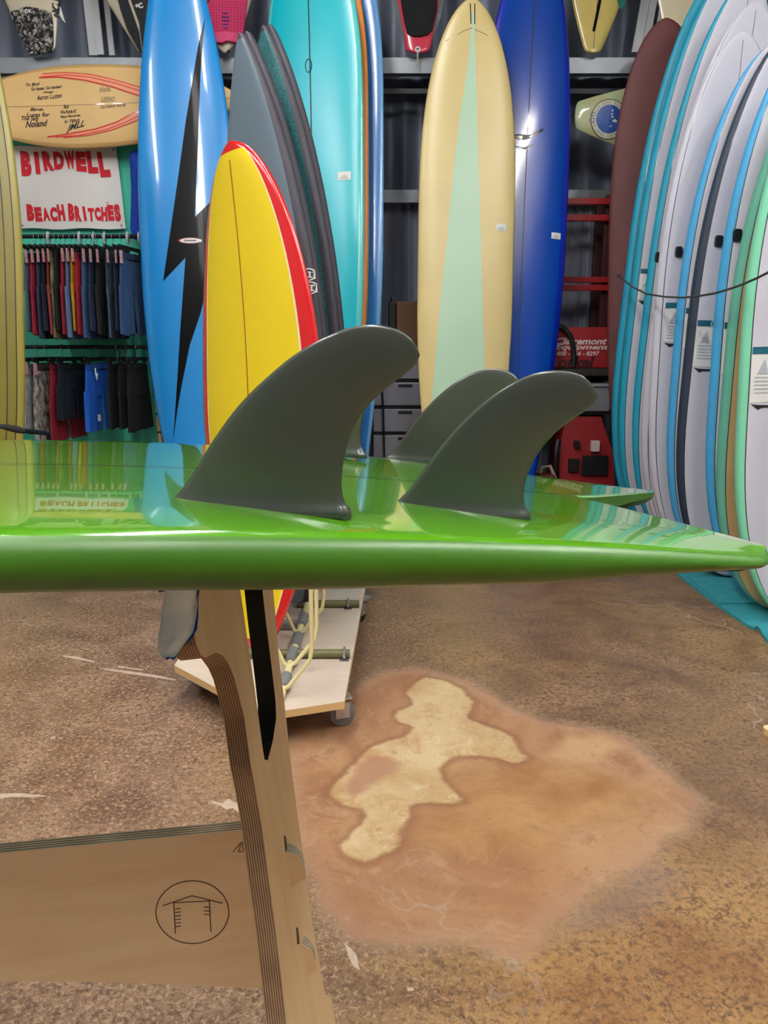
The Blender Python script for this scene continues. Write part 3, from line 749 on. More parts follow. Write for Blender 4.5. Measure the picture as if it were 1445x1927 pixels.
x0 = px_to_board(bd, [(838, 78), (870, 60), (888, 53), (915, 66), (944, 82)]); bd.patch('scuff_mark', stroke(x0, .004), m_scuff, .0016, None, None)

# ---- navy longboard with gulls
m_navy = gloss('royal_blue', (8, 66, 166)); m_navy2 = gloss('deep_blue', (6, 40, 178))
bd = Board(0, .575, .085, un=.58, nb=.55, ut=.5, ta=2.0, tw=.30, bands=(.84,))
racked('glossy royal blue longboard with two painted gulls', (962, 985, 4.72), (1012, -135, 5.2), 6, bd, [m_navy, m_navy2], lambda f, s, u: 1 if f > .84 else 0, base_z=.0)
bd.line('stringer', m_line, .0, .006); price_tag(bd, (1046, 444), .062, .038)
m_gull = mat('gull_ochre', (196, 160, 60), .3, .8)
def gull(pts, name, m, off): bd.patch(name, [px_to_board(bd, pts)], m, off)
gull([(962,257),(975,252),(988,254),(1000,254),(1010,248),(1025,241),(1020,247),(1008,253),(998,260),(988,263),(975,262)], 'gull_outline', m_blk, .0016)
gull([(967,258),(975,255),(983,257),(981,262),(972,260)], 'gull', m_gull, .0024); gull([(995,258),(1003,253),(1016,246),(1010,252),(999,259)], 'gull', m_gull, .0024)
gull([(966,275),(978,276),(986,278),(995,274),(1005,270),(998,276),(988,281),(978,280)], 'gull_outline', m_blk, .0016)
gull([(972,277),(980,278),(984,280),(978,279)], 'gull', m_gull, .0024); gull([(989,279),(996,275),(1001,272),(997,276)], 'gull', m_gull, .0024)

# ---- maroon board
m_mar = mat('maroon_matt', (92, 40, 39), .6, 0, 0, .12, 4)
bd = Board(0, .60, .085, un=.6, nb=.52, ut=.4, tw=.5)
racked('maroon longboard between the red boxes and the turquoise soft boards', (1232, 975, 4.74), (1252, 36, 5.02), -12, bd, [m_mar], base_z=.0)

# ---- boards on the rolling cart
CZ = .158
m_yel = gloss('bright_yellow', (255, 226, 2), .03, .2, .05, 1.0); m_red = gloss('bright_red', (214, 18, 24), .02); m_ivory = gloss('ivory_line', (250, 236, 190), 0)
bd = Board(0, .63, .075, un=.42, na=2.15, nb=.54, ut=.5, ta=1.8, tw=.24, rock=.07, trock=.04, bands=(.80, .825), p=2.3)
racked('yellow fish surfboard with red rails, first on the plywood cart', (479, 1219, 2.36), (438, 268, 2.52), -44, bd, [m_yel, m_ivory, m_red], lambda f, s, u: 2 if (f > .825 or s < 0 or u > .982 or u < .02) else (1 if (f > .80 or u > .978) else 0))
bd.line('stringer', mat('thin_red_line', (170, 90, 20), .4, .6), 0, .004, .02, .965)
m_gry = mat('slate_soft', (98, 116, 130), .55, 0, 0, .05, 300); m_rail = mat('charcoal_soft', (56, 54, 64), .6, 0, 0, .08, 200)
m_tealk = mat('teal_speckle', (18, 66, 72), .55, 0, 0, 0, 130, c2=(48, 118, 120)); m_char = mat('charcoal_deck', (50, 52, 62), .6, 0, 0, .08, 200)
G = 'dark soft boards on the cart'
soft = [((520, 1136, 2.72), (455, 63, 2.88), m_gry, 'slate grey soft surfboard with charcoal rails, directly behind the yellow board'),
        ((530, 1121, 2.85), (467, 60, 3.01), m_char, 'charcoal soft surfboard squeezed between the slate grey one and the teal speckled one'),
        ((556, 1094, 3.05), (498, 49, 3.21), m_tealk, 'soft surfboard with dark teal speckled deck and charcoal rails'),
        ((568, 1082, 3.20), (510, 47, 3.36), m_char, 'rearmost charcoal soft surfboard on the cart, against the turquoise longboard')]
for i, (b, n_, dm, lb) in enumerate(soft):
    bd = Board(0, .565, .065, un=.34, na=1.75, nb=.78, ut=.42, ta=2, tw=.6, rock=.06, p=6, q=2.2, bands=(.88,))
    racked(lb, b, n_, -40, bd, [dm, m_rail], lambda f, s, u: 1 if (f > .88 or s < 0 or u > .985) else 0, base_z=CZ)
    if i == 0:
        for vv in (515, 541):
            n = bd.M.to_3x3() @ Vector((0, 0, 1)); x, y = px_to_board(bd, [(603, vv)], .02)[0]
            u_ = y/bd.L; x = bd.hw(u_)*.955; r_ = .017
            bd.patch('round_emblem', ringband(x, y, r_*.82, r_, 40, 320, 24, 1.25)+stroke([(x-r_*.05, y-r_*.5), (x+r_*.5, y-r_*.5)], .004)+stroke([(x-r_*.05, y+r_*.5), (x+r_*.5, y+r_*.5)], .004)+stroke([(x+r_*.2, y-r_*.5), (x+r_*.2, y+r_*.5)], .004)+stroke([(x+r_*.8, y-r_*.8), (x+r_*.8, y+r_*.8)], .004), m_white, .003, None, None)

# ---- soft boards standing in a row on the turquoise mat
m_swhite = mat('soft_white', (208, 208, 220), .5, 0, 0, .015, 40); m_cyan = mat('soft_cyan', (24, 160, 190), .5, 0, 0, .04, 20); m_blue = mat('soft_blue', (70, 168, 222), .5, 0, 0, .04, 20)
m_snavy = mat('soft_navy', (34, 50, 70), .55); m_sage = mat('soft_sage', (96, 172, 150), .5, 0, 0, .04, 20); m_smint = mat('soft_mint', (130, 216, 178), .5); m_tan = mat('soft_tan', (190, 160, 112), .5, 0, 0, .06, 10)
m_lab = mat('label_teal', (10, 92, 112), .5)
#        Y     left   nose px          W    L-nose Y   deck     rail     extras
rowb = [(4.55, 1141, (1345, -40), .60, m_cyan, m_cyan, 0, 'first of the soft boards from the maroon board, all turquoise'),
        (4.42, 1155, (1362, -35), .60, m_swhite, m_cyan, 2, 'second soft board from the maroon board, turquoise rails and white deck'),
        (4.17, 1182, (1395, -22), .60, m_swhite, m_cyan, 0, 'third soft board from the maroon board, turquoise rails with pale deck'),
        (4.00, 1203, (1405, 24), .60, m_swhite, m_swhite, 1, 'all white soft board whose tall rounded nose shows its stringer'),
        (3.82, 1231, (1380, 80), .58, m_swhite, m_swhite, 3, 'all white soft board with a lower arched nose, in front of the taller white one'),
        (3.62, 1263, (1437, 103), .58, m_swhite, m_blue, 3, 'soft board with blue rails and white deck, left of the navy railed one'),
        (3.52, 1277, (1478, 72), .58, m_swhite, m_snavy, 3, 'soft board with dark navy rails and white deck'),
        (3.20, 1347, (1520, 60), .57, m_swhite, m_blue, 3, 'soft board with blue rails and white deck, right of the navy railed one'),
        (3.05, 1366, (1556, 100), .56, m_tan, m_sage, 0, 'soft board with sage green rails and tan deck'),
        (2.88, 1414, (1580, 60), .57, m_swhite, m_smint, 2, 'soft board with mint green rails and white deck, cut off by the right edge')]
MATZ = .02
soft_rows = []
for i, (Y, lpx, npx, W, dm, rm, ex, lb) in enumerate(rowb):
    lp = P(lpx, 835, Y); xc = lp.x+W/2-.004
    base = Vector((xc-.02, Y, MATZ)); nose = P(npx[0], npx[1], Y+.12)
    bd = Board(0, W, .085, un=.50, na=2.1, nb=.56, ut=.36, ta=2.6, tb=.5, rock=.10, trock=.03, p=9, q=2.4, bands=(.80, .895, .908))
    M = frame(base, nose, facing(-3)); bd.L = (nose-base).length; bd.M = M
    r = thing('soft_surfboard', lb, SB, mtx=M); bd.root = r
    bd.body('hull', [dm, rm, m_line], r, (lambda f, s, u: (1 if f > .908 else (2 if f > .895 else 0)) if s > 0 else 0) if rm is m_swhite else (lambda f, s, u: 1 if (f > .908 or s < 0) else (2 if f > .895 else 0)))
    if ex != 1 or True:
        if dm is not m_cyan: bd.line('stringer', mat('fine_grey_line', (120, 110, 120), .5) if dm is not m_tan else m_line, 0, .003, .01, .985)
    hx = {3: (1239, 484), 4: (1277, 474), 6: (1352, 454), 7: (1387, 443)}.get(i)
    if hx:                    # moulded carry handle
        x0, y = px_to_board(bd, [hx])[0]
        vs = [(x0+.018*math.copysign(abs(math.cos(k*math.pi/10))**.5, math.cos(k*math.pi/10)), y+.026*math.copysign(abs(math.sin(k*math.pi/10))**.5, math.sin(k*math.pi/10))) for k in range(20)]; z0 = bd.dz(x0, y)-.001
        b = MB(); b.add([(x, yy, z0) for x, yy in vs]+[(x0+(x-x0)*.8, y+(yy-y)*.85, z0+.015) for x, yy in vs], [tuple(range(20, 40))]+[(k, (k+1) % 20, 20+(k+1) % 20, 20+k) for k in range(20)])
        b.build('carry_handle', mat('black_plastic', (18, 18, 20), .4), r)
    lx = {1: (1186, 511), 4: (1252, 575), 5: (1283, 585), 6: (1305, 608), 7: (1358, 613), 9: (1411, 660)}.get(i)
    if lx:
        xl, y = px_to_board(bd, [lx])[0]; xl = max(xl, -bd.hw(y/bd.L)*.89); w_, h_ = .34, (.15, .17, .19)[min(2, i//3)]
        lbp = bd.patch('paper_label', [[(xl, y-h_), (xl+w_, y-h_), (xl+w_, y+.012), (xl, y+.012)]], m_white, .0016, .05, .1)
        decal('label_header', cut_poly([[(xl, y-.013), (xl+w_, y-.013), (xl+w_, y+.013), (xl, y+.013)]], .05), bd.on(.003), m_lab, lbp)
        ln = []
        for k in range(5): yy = y-.10-.014*k; ln += [[(xl+.012, yy), (xl+.11, yy), (xl+.11, yy+.004), (xl+.012, yy+.004)]]
        ln += [[(xl+.02, y-.085), (xl+.06, y-.085), (xl+.045, y-.03)]]
        decal('label_print', cut_poly(ln, .05), bd.on(.003), mat('pale_print', (182, 188, 196), .6), lbp)
        decal('label_swirl', cut_poly(ringband(xl+.075, y-.002, .012, .019, 0, 250, 20)), bd.on(.0042), mat('pale_teal_print', (150, 196, 202), .6), lbp)
        y2 = y-h_-.014; bd.patch('arrow_mark', [[(xl+.004, y2+.008), (xl+.03, y2+.004), (xl+.2, y2), (xl+.2, y2-.008), (xl+.045, y2-.006), (xl+.03, y2-.014)]], m_ink, .0018, .05, None)

# ================================================================== BOARDS HUNG HIGH ON THE BACK WALL
HY = 5.33; HZ = 2.847
def hung(label, bpx, thr, L_, bd, ms, mi_of=None, face=0):
    b = P(bpx[0], bpx[1], HY); b.z = HZ; t = P(thr[0], thr[1], HY+.02); d = (t-b).normalized()
    M = frame(b, b+d, facing(face)); bd.L = L_; r = thing('surfboard', label, SB, mtx=M); bd.body('hull', ms, r, mi_of); bd.M = M; bd.root = r; return bd
def blocks(poly_px, bd, nx_step, ny_step, name, m, off=.012):   # a moulded pad: raised sheet
    poly = px_to_board(bd, poly_px); vs, fs = cut_poly([poly], .04, .06)
    n = len(vs); e = {}
    for f in fs:
        for a, b in zip(f, f[1:]+f[:1]): e[(a, b)] = 1
    V = [(x, y, bd.dz(x, y)+off) for x, y in vs]+[(x, y, bd.dz(x, y)-.004) for x, y in vs]
    Fs = list(fs)+[(b, a, a+n, b+n) for (a, b) in e if (b, a) not in e]
    return mesh(name, V, Fs, m, bd.root)
m_old = mat('aged_foam_white', (214, 204, 178), .4, .4, 0, .06, 6)
def camo_mat():
    m = mat('camo_pad', (30, 30, 32), .9); N, L = nt(m); b = N['Principled BSDF']
    tc = N.new('ShaderNodeTexCoord'); v = N.new('ShaderNodeTexVoronoi'); v.inputs['Scale'].default_value = 75; v.inputs['Randomness'].default_value = 1
    n2 = N.new('ShaderNodeTexNoise'); n2.inputs['Scale'].default_value = 20; L.new(tc.outputs['Object'], n2.inputs[0])
    ad = N.new('ShaderNodeVectorMath'); ad.operation = 'MULTIPLY_ADD'; ad.inputs[1].default_value = (.05, .05, .05); L.new(n2.outputs['Color'], ad.inputs[0]); L.new(tc.outputs['Object'], ad.inputs[2]); L.new(ad.outputs[0], v.inputs['Vector'])
    sp = N.new('ShaderNodeSeparateColor'); L.new(v.outputs['Color'], sp.inputs[0])
    cr = N.new('ShaderNodeValToRGB'); cr.color_ramp.interpolation = 'CONSTANT'
    cr.color_ramp.elements[0].color = lin((24, 24, 26)); e = cr.color_ramp.elements.new(.35); e.color = lin((66, 66, 66)); e = cr.color_ramp.elements.new(.6); e.color = lin((120, 118, 112)); cr.color_ramp.elements[-1].position = .82; cr.color_ramp.elements[-1].color = lin((168, 164, 154))
    L.new(sp.outputs[0], cr.inputs[0]); L.new(cr.outputs[0], b.inputs['Base Color']); return m
def dimple(name, c, sc):
    m = mat(name, c, .85); N, L = nt(m); b = N['Principled BSDF']; tc = N.new('ShaderNodeTexCoord')
    mp = N.new('ShaderNodeMapping'); mp.inputs['Scale'].default_value = (sc, sc*1.1, 0); L.new(tc.outputs['Object'], mp.inputs[0])
    v = N.new('ShaderNodeTexVoronoi'); v.inputs['Scale'].default_value = 1; v.inputs['Randomness'].default_value = 0; L.new(mp.outputs[0], v.inputs['Vector'])
    r = N.new('ShaderNodeMapRange'); r.inputs[1].default_value = .3; r.inputs[2].default_value = .65; L.new(v.outputs['Distance'], r.inputs[0])
    mx = N.new('ShaderNodeMix'); mx.data_type = 'RGBA'; a = lin(c); mx.inputs[6].default_value = a; mx.inputs[7].default_value = tuple(x*.55 for x in a[:3])+(1,); L.new(r.outputs[0], mx.inputs[0]); L.new(mx.outputs[2], b.inputs['Base Color'])
    return m
# a: white board with camouflage pad
bd = Board(0, .50, .062, un=.5, nb=.75, ut=.55, ta=1.5, tw=.33)
hung('white shortboard hung high at far left, with grey camouflage traction pad', (84, 112), (62, 0), 1.6, bd, [m_old])
cm = camo_mat()
for pl in ([(18,25),(36,20),(46,45),(70,103),(56,103),(50,95),(28,45)], [(37,17),(55,14),(73,17),(80,50),(84,80),(86,100),(80,103),(76,99),(71,103),(50,50)], [(76,18),(97,24),(101,50),(101,85),(99,98),(88,100),(83,60)]):
    pd = blocks(pl, bd, .04, .06, 'traction_pad', cm)
def letters(body, cxy, h, bd, m, name, ang=0, off=.016, bold=.03, wd=None):
    x, y = px_to_board(bd, [cxy])[0]; vf = fit_box(text2d(body, 1, bold), wd, h); vf = place2d(vf, x, y, ang)
    return decal(name, vf, bd.on(off), m, bd.root)
letters('DK', (56, 23), .022, bd, m_white, 'pad_lettering', -8)
letters('KU', (107, 11), .05, bd, m_ink, 'vertical_lettering', 80, .002, .06)
x = px_to_board(bd, [(112, 23), (103, 29), (112, 34)]); bd.patch('chevron_mark', stroke(x, .012), m_ink, .002, None, None)
fb = MB(); fq = [P(u, v, HY-.01) for u, v in ((113, 12), (122, 42), (118, 38), (112, 28))]; Mi = bd.M.inverted()
prism([Mi @ p for p in fq], Vector((0, 0, -.012)), 'side_fin', [m_white, m_white], bd.root)
# b: board with dark pad
m_dpad = dimple('black_pad', (40, 42, 48), 60)
bd = Board(0, .52, .062, un=.5, nb=.75, ut=.55, ta=1.4, tw=.25)
hung('cream shortboard hung high left of the blue board, with black traction pad', (289, 118), (252, 0), 1.8, bd, [m_old])
blocks([(222,-4),(241,0),(262,60),(268,100),(264,100),(240,56),(228,20)], bd, .04, .06, 'traction_pad', m_dpad)
blocks([(245,-6),(284,-8),(288,60),(284,100),(270,100),(263,45)], bd, .04, .06, 'traction_pad', m_dpad)
letters('C', (266, 13), .032, bd, m_white, 'pad_lettering', 0, .016, .06); 
x = px_to_board(bd, [(259, 13)])[0]
bd.patch('star_mark', [[(x[0]+r_*math.cos(R(90+36*k)), x[1]+r_*math.sin(R(90+36*k))) for k in range(10) for r_ in [(.016 if k % 2 == 0 else .006)]]], m_white, .016, None, None)
# c: pink pad
m_pink = dimple('pink_pad', (232, 66, 118), 55)
bd = Board(0, .46, .062, un=.5, nb=.75, ut=.5, ta=1.9, tb=.62)
hung('white shortboard hung high with a bright pink traction pad', (425, 114), (424, 0), 1.8, bd, [m_old])
blocks([(376,-8),(467,-8),(464,20),(458,66),(396,66),(388,40)], bd, .04, .06, 'traction_pad', m_pink)
blocks([(397,67),(457,67),(453,80),(447,84),(438,82),(428,80),(420,84),(406,84),(400,78)], bd, .04, .06, 'pad_kick', mat('pink_kick', (244, 92, 140), .8), .03)
for vv, w_ in ((27, .03), (34, .044), (41, .044), (48, .034), (55, .022)):
    x, y = px_to_board(bd, [(425, vv)])[0]; bd.patch('blue_dash', stroke([(x-w_/2, y), (x+w_/2, y)], .008), mat('dash_blue', (60, 30, 110), .7), .0135, None, None)
letters('O', (390, 2), .035, bd, m_ink, 'pad_lettering', 0, .0135, .04)
x, y = px_to_board(bd, [(431, 98)])[0]; bd.patch('leash_plug', [ring(x, y, .009)], m_ink, .002, None, None)
# d: pink-red board
m_rpink = gloss('coral_pink', (226, 62, 88)); m_gstr = mat('grey_stripe', (108, 120, 122), .4, .5)
bd = Board(0, .47, .062, un=.5, nb=.75, ut=.6, ta=1.5, tw=.30)
hung('coral pink shortboard hung high with a big black pad and leash string', (786, 108), (787, 0), 1.7, bd, [m_rpink])
blocks([(752,-10),(823,-10),(822,20),(813,58),(806,66),(790,70),(776,69),(766,64),(760,40)], bd, .04, .06, 'traction_pad', mat('pad_black', (16, 17, 20), .9))
for pl in ([(737,-10),(746,-10),(757,50),(763,80),(757,70),(745,25)], [(828,-10),(837,-10),(830,30),(812,76),(815,60),(824,20)]): bd.patch('grey_stripe', [px_to_board(bd, pl)], m_gstr)
x, y = px_to_board(bd, [(786, 93)])[0]; bd.patch('leash_plug', [ring(x, y, .017)], m_white, .0015, None, None); bd.patch('leash_plug_cup', [ring(x, y, .009)], m_ink, .0025, None, None)
MB().tube([(x, y, bd.dz(x, y)+.004), (x, y-.04, bd.dz(x, y-.04)+.006), (x+.002, y-.095, .018)], .005, 6).build('leash_string', mat('string_white', (214, 206, 190), .8), bd.root, True)
# e: yellow stained board
m_oldy = mat('aged_yellow', (206, 186, 104), .35, .6, 0, .12, 5)
bd = Board(0, .46, .062, un=.5, nb=.75, ut=.55, ta=1.7, tw=.20)
hung('aged yellow shortboard with a black centre stripe, hung high right of the royal blue board', (1112, 106), (1122, 0), 1.4, bd, [m_oldy])
bd.patch('centre_stripe', stroke(px_to_board(bd, [(1133, -20), (1117, 58)]), .018), m_blk, .002, None, None)
bd.line('stringer', m_line, 0, .003)
bd.patch('teal_mark', [px_to_board(bd, [(1160, -6), (1176, -6), (1176, 10), (1168, 18), (1163, 10)])], mat('teal_print', (40, 120, 110), .4, .6), .002, None, None)
# f: cream
bd = Board(0, .46, .062, un=.5, nb=.75, ut=.55, ta=1.7, tw=.4)
hung('plain cream shortboard hung high above the maroon board', (1284, 110), (1290, 0), 1.4, bd, [m_cream0])

# ================================================================== SIGNED BOARD LYING ACROSS ABOVE THE BANNER
m_sign = gloss('honey_foam', (226, 188, 124), .05, .55, .3, .12); m_signr = gloss('honey_rail', (206, 168, 108)); m_redl = mat('red_line', (206, 44, 40), .5, .1); m_peach = mat('peach_stripe', (240, 160, 124), .5, .1)
bd = Board(0, .475, .065, un=.45, na=2.1, nb=.66, ut=.42, ta=2.0, tw=.30, rock=.05, bands=(.9,))
bs, ns = P(-70, 208, 5.05), P(452, 192, 5.05)
M = frame(bs, ns, (0, -1, .08)); bd.L = (ns-bs).length; bd.M = M; r = thing('surfboard', 'honey coloured surfboard lying sideways above the banner, signed in black marker', SB, mtx=M); bd.root = r
bd.body('hull', [m_sign, m_signr], r, lambda f, s, u: 1 if f > .9 else 0)
bd.line('stringer', mat('faint_line', (176, 142, 96), .4, .6), 0, .005)
for sg in (0, 1):
    up = [[(80,139),(125,136.5),(170,140),(215,150),(263,164)], [(76,145),(125,141),(170,145.5),(215,156),(263,171)], [(74,146),(110,145),(160,151),(210,163),(263,181)]]
    dn = [[(90,258),(130,252),(180,243),(220,230),(263,206)], [(105,258),(150,255),(200,244),(235,231),(263,217)], [(120,259),(165,255),(210,245),(240,234),(263,224)]]
    g3 = up if sg == 0 else dn
    bd.patch('peach_band', [px_to_board(bd, g3[0]+g3[2][::-1])], m_peach, .0012, .03, .04)
    for k, l in enumerate(g3): bd.patch('red_line', stroke(px_to_board(bd, l), .0075 if (k == 2 if sg == 0 else k == 0) else .005), m_redl, .002, .03, .04)
def script(body, c, wpx, hpx, ang=0, m=m_ink, bold=.018, sh=.3):
    p = px_to_board(bd, [c, (c[0]+wpx, c[1]), (c[0], c[1]-hpx)])
    w_ = math.hypot(p[1][0]-p[0][0], p[1][1]-p[0][1]); h_ = math.hypot(p[2][0]-p[0][0], p[2][1]-p[0][1])
    vf = place2d(fit_box(text2d(body, 1, bold, sh), w_, h_), p[0][0], p[0][1], 90+ang)
    # the board's local y runs to the right of the picture, so lettering is turned a quarter turn
    vf = ([(x, y) for x, y in vf[0]], vf[1])
    return decal('signature', vf, bd.on(.0025), m, r)
m_fade = mat('faded_ink', (150, 130, 100), .6)
script('To Bird', (62, 159), 26, 6, 3); script('Go faster, Go harder!', (88, 166), 58, 7, 3, bold=.02); script('Always', (91, 174), 20, 5, 2, bold=.03); script('Aaron Lusten', (93, 182), 48, 9, 4, bold=.01)
script('Bird-', (70, 206), 26, 6, -2); script('Lucas for', (72, 216), 44, 8, 0); script('The Salt', (57, 223), 32, 8, -2); script('Noland', (69, 233), 44, 12, 3, sh=.5)
script('Bird', (125, 201), 10, 7, 0); script('We Rode it!', (129, 210), 30, 7, 3); script('Many Memories', (133, 219), 38, 6, 3); script('in TENS', (136, 228), 30, 6, 2)
script('JMLL', (141, 239), 40, 14, 14, sh=.7)
script('Aloha', (197, 168), 22, 10, 4, m_fade); script('LEEBO', (203, 187), 26, 9, 0, m_fade); script('Go Island Honey', (214, 200), 48, 8, 4, mat('faded_ink2', (120, 104, 78), .6))

# vintage green board lying across at the right
m_sea = mat('aged_seafoam', (168, 188, 150), .4, .5, 0, 0, 7, c2=(186, 176, 124))
bd = Board(0, .50, .065, un=.5, nb=.7, ut=.55, ta=1.7, tw=.30, rock=.05)
bs, ns = P(1079, 220, 5.25), P(1520, 232, 5.25)
M = frame(bs, ns, (0, -1, .05)); bd.L = (ns-bs).length; bd.M = M; r = thing('surfboard', 'old seafoam green surfboard lying sideways with a round blue emblem', SB, mtx=M); bd.root = r
bd.body('hull', [m_sea], r)
x, y = px_to_board(bd, [(1146, 224)])[0]; r1 = .112
bd.patch('emblem_ring', [ring(x, y, r1+.006)], mat('dark_green_line', (60, 80, 62), .4, .5), .002)
bd.patch('emblem_ring', [ring(x, y, r1)], mat('emblem_white', (206, 204, 186), .4, .4), .003)
bd.patch('emblem_disc', [ring(x, y, .083)], mat('emblem_blue', (32, 76, 150), .4, .5, 0, .2, 30), .004)
tk = []
for k in range(40):
    if k % 5 == 4: continue
    a = 2*math.pi*k/40; ca, sa = math.cos(a), math.sin(a)
    tk += stroke([(x+.09*ca, y+.09*sa), (x+.104*ca, y+.104*sa)], .006)
decal('emblem_lettering', cut_poly(tk), bd.on(.0042), mat('worn_gold', (150, 140, 112), .6), r)
m_eb = mat('emblem_pale', (214, 210, 214), .5)
for pl in ([(1150,207),(1153,206),(1154,210),(1151,211)], [(1149,214),(1154,213),(1152,216),(1149,217)], [(1150,219),(1154,218),(1153,222),(1150,223)], [(1151,229),(1156,224),(1161,228),(1159,231),(1154,230)], [(1145,238),(1151,236),(1150,239),(1146,239)]): bd.patch('emblem_print', [px_to_board(bd, pl)], m_eb, .0055, None, None)
a, b = px_to_board(bd, [(1114, 221)])[0]
decal('number', place2d(fit_box(text2d('90', 1, .0), .066, .036), a, b, 0), bd.on(.003), mat('number_blue', (92, 112, 128), .6), r)

# ================================================================== BANNER
BY = 5.15
m_cloth = mat('banner_cloth', (232, 230, 226), .8, 0, 0, .02, 8); m_bred = mat('banner_red', (206, 26, 44), .75)
c = P(128, 354, BY); bw = (P(228, 354, BY)-P(28, 354, BY)).x; bh = P(128, 276, BY).z-P(128, 431, BY).z
ban = thing('banner', 'white cloth banner with red lettering on the teal wall', 'banner', c)
def bz(x, y): return -.004*(math.sin(x*11+y*4)+math.sin(y*13-x*5))*.5-.006
NX, NY = 26, 20; vs = []; fs = []
for sd in (0, 1):
    for j in range(NY+1):
        for i in range(NX+1):
            x = (i/NX-.5)*bw; y = (j/NY-.5)*bh; x2 = x-.018*(y/bh)*0-.02*(y/bh)*1.0
            vs.append((x2*(1-.02*(y/bh)), bz(x, y)+sd*.003, y+.004*math.sin(i*.5)))
for j in range(NY):
    for i in range(NX):
        a = j*(NX+1)+i; o = (NX+1)*(NY+1); fs += [(a, a+1, a+NX+2, a+NX+1), (o+a, o+a+NX+1, o+a+NX+2, o+a+1)]
mesh('cloth', vs, fs, m_cloth, ban, True)
def onban(x, y): x2 = x-.02*(y/bh); return (x2, bz(x, y)-.003, y)
def word(body, cx, w_, base, hmid, hside, top_fixed, name, kink=0):
    letters_ = list(body); n = len(letters_)
    for k, chh in enumerate(letters_):
        if chh == ' ': continue
        x = cx+w_*((k+.5)/n-.5); e = abs(2*(k+.5)/n-1); h = hmid+(hside-hmid)*e**1.3
        vf = fit_box(text2d(chh, 1, .075), w_/n*(.93 if chh != 'I' else .42), h)
        yc = base-h/2 if top_fixed else base+h/2
        jig = ((k*37) % 5-2)*1.6
        decal(name, place2d(vf, x, yc+(-1)**k*.002, jig), onban, m_bred, ban)
word('BIRDWELL', .002, bw*.83, bh/2-.030, .100, .155, True, 'lettering')
word('BEACH', -bw*.235, bw*.36, -bh/2+.045, .078, .105, False, 'lettering')
word('BRITCHES', bw*.225, bw*.50, -bh/2+.045, .078, .108, False, 'lettering')
decal('registered_mark', (lambda q: q)(cut_poly(ringband(bw*.36, -bh*.19, .007, .0095, n=16))), onban, m_bred, ban)
for sx in (-1, 1):
    for sy in (-1, 1): 
        x, y = sx*bw*.47, sy*bh*.46; p = onban(x, y); MB().lathe([(.007, 0), (.007, -.0015), (.004, -.0015)], p, (0, 1, 0), 12).build('eyelet', m_steel, ban, True)

# ================================================================== CLOTHES RAILS
m_rod = mat('black_rail', (18, 20, 22), .4, 0, .3)
CY = 4.86
zr1 = P(150, 445, CY).z; zr2 = P(160, 653, CY).z
def rail(z, label):
    a = -2.75; b = P(277, 653, CY).x
    t = thing('clothes_rail', label, 'clothes rail', (a, CY, z)); MB().tube([(0, 0, 0), (b-a, 0, 0)], .012, 10).build('rod', m_rod, t, True)
    for x in (.02, b-a-.02): MB().tube([(x, .32, 0), (x, 0, 0)], .009, 8).lathe([(.03, .32), (.03, .305), (.012, .30)], (x, 0, 0), (0, 1, 0), 12).build('bracket', m_rod, t, True)
    return t
rail(zr1, 'upper black clothes rail under the banner'); rail(zr2, 'lower black clothes rail below the first row of shorts')
m_clip = mat('black_hanger_plastic', (14, 15, 17), .4)
def make_hanger(x, z, yaw, group, label):
    t = thing('clip_hanger', label, 'hanger', (x, CY, z), group); t.rotation_euler = (0, 0, R(90+yaw))
    hk = [(.018*math.cos(R(a)), 0, .018*math.sin(R(a))-.004) for a in range(200, -60, -20)]+[(0, 0, -.03), (0, 0, -.065)]
    MB().tube(hk, .0022, 6).build('hook', m_steel, t, True)
    MB().rbox((-.17, -.006, -.085), (.17, .006, -.062), .003).build('bar', m_clip, t)
    for s in (-.14, .12): MB().rbox((s, -.011, -.1), (s+.026, .011, -.07), .003).build('clip', m_clip, t)
    return t
def fabric(name, c, var=.12): return mat(name, c, .8, 0, 0, var, 9, .35, 30, (1, 1, .25))
